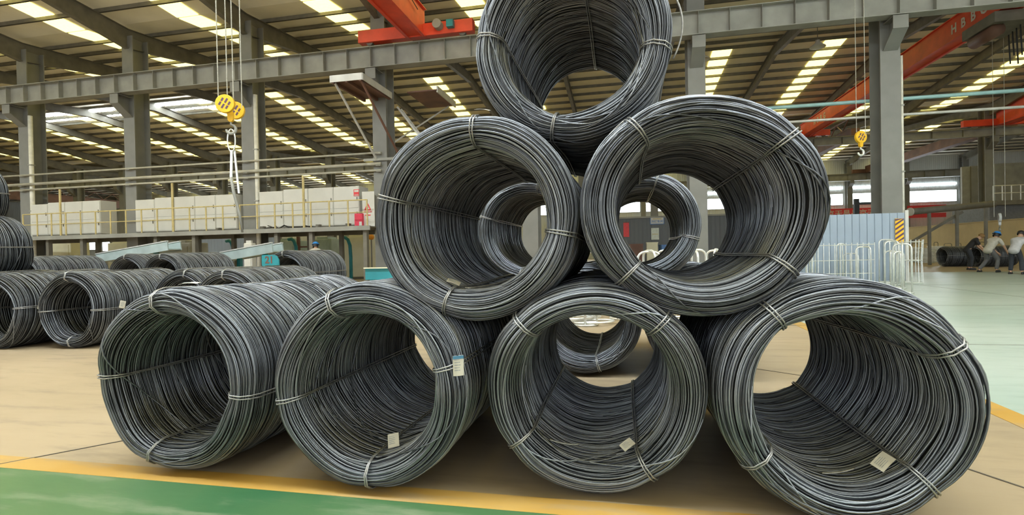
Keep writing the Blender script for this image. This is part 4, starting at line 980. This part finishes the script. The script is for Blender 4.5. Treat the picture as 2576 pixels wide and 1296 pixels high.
# ------------------------------------------------------------------ workers
SKIN = mat('skin', (0.52, 0.32, 0.22), 0.6, 0, 0.06, 8)
def skin_obj(name, nodes, edges, m, parent, root=0, sub=2):
    me = bpy.data.meshes.new(name); me.from_pydata([n[0] for n in nodes], edges, []); me.materials.append(m)
    o = link(name, me, parent); s = o.modifiers.new('skin', 'SKIN'); s.use_smooth_shade = True
    sv = me.skin_vertices[0].data
    for i, n in enumerate(nodes):
        r = n[1]; sv[i].radius = r if isinstance(r, tuple) else (r, r); sv[i].use_root = (i == root)
    ss = o.modifiers.new('smooth', 'SUBSURF'); ss.levels = 1; ss.render_levels = sub
    return o
def person(X, Y, rz, label, lean, shirt, trousers, head_kind, hands, legs, short=True, look=0.5, S=1.06):
    o = empty('person', (X, Y, 0), rz, label, 'person'); o.scale = (S, S, S)
    sp = Vector((0, sin(lean), cos(lean))); hip = Vector((0, -0.12 * sin(lean), 0.95))
    chest = hip + sp * 0.30; neck = hip + sp * 0.52; hd = Vector((0, sin(lean + look), cos(lean + look)))
    h1 = neck + hd * 0.10; h2 = neck + hd * 0.20; h3 = neck + hd * 0.29; fw = Vector((0, cos(lean + look), -sin(lean + look)))
    nodes = [(hip, (0.15, 0.11)), (chest, (0.155, 0.11)), (hip + sp * 0.45, (0.14, 0.09)), (neck, 0.055), (h1 + fw * 0.01, (0.07, 0.08)), (h2 + fw * 0.015, (0.085, 0.1)), (h3, (0.06, 0.07)), (h1 + fw * 0.115, 0.012)]
    edges = [(0, 1), (1, 2), (2, 3), (3, 4), (4, 5), (5, 6), (4, 7)]
    shn = [(hip + sp * -0.22, (0.19, 0.15)), (hip + sp * 0.15, (0.175, 0.135)), (chest, (0.18, 0.135)), (hip + sp * 0.45, (0.175, 0.14)), (neck + sp * 0.09, 0.085)]; she = [(0, 1), (1, 2), (2, 3), (3, 4)]
    trn = [(hip + sp * 0.12, (0.165, 0.125)), (hip + Vector((0, 0, -0.08)), (0.16, 0.12))]; tre = [(0, 1)]
    for s, hnd in zip((-1, 1), hands):
        sh = hip + sp * 0.46 + Vector((s * 0.19, 0, 0)); hw = Vector(hnd); el = (sh + hw) / 2 + Vector((s * 0.06, -0.05, -0.02))
        i0 = len(nodes); dr = (hw - el).normalized(); pal = hw + dr * 0.06
        nodes += [(sh, 0.06), (el, 0.045), (hw, 0.032), (pal, (0.04, 0.02))]; edges += [(2, i0), (i0, i0 + 1), (i0 + 1, i0 + 2), (i0 + 2, i0 + 3)]
        sx = Vector((1, 0, 0)); dn = Vector((0, 0.25, -1)).normalized()
        for k, (off, ln) in enumerate(((-0.03, 0.075), (-0.01, 0.085), (0.01, 0.08), (0.03, 0.065))):
            a = pal + sx * off + dr * 0.035; b = a + dr * ln * 0.5; c_ = b + (dr * 0.4 + dn * 0.9).normalized() * ln * 0.5; j = len(nodes)
            nodes += [(a, 0.01), (b, 0.0095), (c_, 0.008)]; edges += [(i0 + 3, j), (j, j + 1), (j + 1, j + 2)]
        j = len(nodes); a = hw + dr * 0.03 - sx * (s * 0.04) + Vector((0, 0.02, 0)); b = a + dr * 0.045 - sx * (s * 0.01); nodes += [(a, 0.012), (b, 0.009)]; edges += [(i0 + 2, j), (j, j + 1)]
        k0 = len(shn); cuff = sh.lerp(el, 0.85) if short else el.lerp(hw, 0.9)
        shn += [(sh, 0.078), (sh.lerp(el, 0.5), 0.07)] + ([(cuff, 0.062)] if short else [(el, 0.06), (cuff, 0.048)]); she += [(3, k0)] + [(k0 + q, k0 + q + 1) for q in range(len(shn) - k0 - 1)]
    for s, (kn, an) in zip((-1, 1), legs):
        hj = hip + Vector((s * 0.10, 0, -0.07)); kn = Vector(kn); an = Vector(an); toe = an + Vector((s * 0.03, 0.15, -0.045))
        i0 = len(nodes); nodes += [(hj, 0.085), (kn, 0.06), (an, 0.042), (toe, (0.04, 0.03))]; edges += [(0, i0), (i0, i0 + 1), (i0 + 1, i0 + 2), (i0 + 2, i0 + 3)]
        k0 = len(trn); trn += [(hj, 0.105), (hj.lerp(kn, 0.5), 0.098), (kn, 0.082), (kn.lerp(an, 0.55), 0.072), (an + Vector((0, 0, 0.03)), 0.07)]; tre += [(1, k0)] + [(k0 + q, k0 + q + 1) for q in range(4)]
        sh_ = MB().lathe([(0.001, 0), (0.055, 0), (0.06, 0.03), (0.05, 0.075), (0.035, 0.1), (0.001, 0.105)], 12).build('shoe', M_BLACK, o, (an.x + s * 0.02, an.y + 0.06, 0), smooth=True); sh_.scale = (0.9, 2.3, 1)
    skin_obj('body', nodes, edges, SKIN, o)
    skin_obj('shirt', shn, she, shirt, o); skin_obj('trousers', trn, tre, trousers, o)
    Mh = Matrix.Translation(h2 + fw * -0.005) @ Vector((0, 0, 1)).rotation_difference(hd).to_matrix().to_4x4()
    if head_kind[0] == 'helmet':
        MB().lathe([(0.150, 0.015), (0.135, 0.02), (0.128, 0.06), (0.10, 0.115), (0.05, 0.14), (0.001, 0.145)], 18, Mh).build('helmet', head_kind[1], o, smooth=True)
        MB().lathe([(0.108, -0.09), (0.112, -0.03), (0.11, 0.03)], 14, Mh @ Matrix.Translation((0, -0.018, 0))).build('hair', M_BLACK, o, smooth=True)
    else:
        MB().lathe([(0.106, -0.03), (0.113, 0.03), (0.105, 0.085), (0.06, 0.125), (0.001, 0.135)], 16, Mh @ Matrix.Translation((0, -0.012, 0))).build('hair', head_kind[1], o, smooth=True)
    for s in (-1, 1):
        MB().lathe([(0.001, -0.012), (0.012, 0), (0.001, 0.012)], 8, Matrix.Translation(h1 + fw * 0.105 + hd * 0.06 + Vector((s * 0.035, 0, 0)))).build('eye', M_BLACK, o)
    return o
c_black = mat('shirt_black', (0.018, 0.018, 0.02), 0.85); c_navy = mat('trousers_navy', (0.03, 0.035, 0.045), 0.85); c_grey = mat('shirt_pale_grey', (0.50, 0.48, 0.42), 0.85, 0, 0.1, 12); c_grey2 = mat('shirt_light_grey', (0.46, 0.46, 0.47), 0.85, 0, 0.1, 12)
c_tg = mat('trousers_grey', (0.13, 0.13, 0.135), 0.85); hairm = mat('hair_brown', (0.20, 0.11, 0.04), 0.8); helm = mat('helmet_blue', (0.03, 0.22, 0.62), 0.35)
strL = (((-0.14, 0.03, 0.52), (-0.16, -0.02, 0.09)), ((0.14, 0.05, 0.52), (0.17, 0.0, 0.09)))
b = atZ(2440, 679, 0); person(b.x, b.y, -1.9, 'worker in a black shirt bending down over a coil', 0.62, c_black, c_navy, ('hair', hairm), ((-0.16, 0.55, 0.80), (0.2, 0.55, 0.80)), strL, look=0.35)
b = atZ(2492, 685, 0); person(b.x, b.y, -1.15, 'worker with blue helmet and pale shirt leaning over a coil', 0.70, c_grey, c_tg, ('helmet', helm), ((-0.18, 0.62, 0.78), (0.2, 0.60, 0.80)), (((-0.2, 0.1, 0.5), (-0.28, -0.22, 0.09)), ((0.16, 0.16, 0.52), (0.2, 0.02, 0.09))), look=-0.25)
b = atZ(2556, 690, 0); person(b.x, b.y, -0.95, 'worker in a light grey shirt leaning at the photo\'s right edge', 0.75, c_grey2, c_navy, ('hair', M_BLACK), ((-0.18, 0.62, 0.8), (0.2, 0.6, 0.8)), strL, look=-0.2)
b = atY(892, 640, 24.0); person(b.x, 20.6, 0.4, 'worker with only a blue helmet showing beneath the deck', 0.1, c_grey, c_navy, ('helmet', helm), ((-0.25, 0.25, 0.85), (0.25, 0.25, 0.85)), strL, look=0.2)
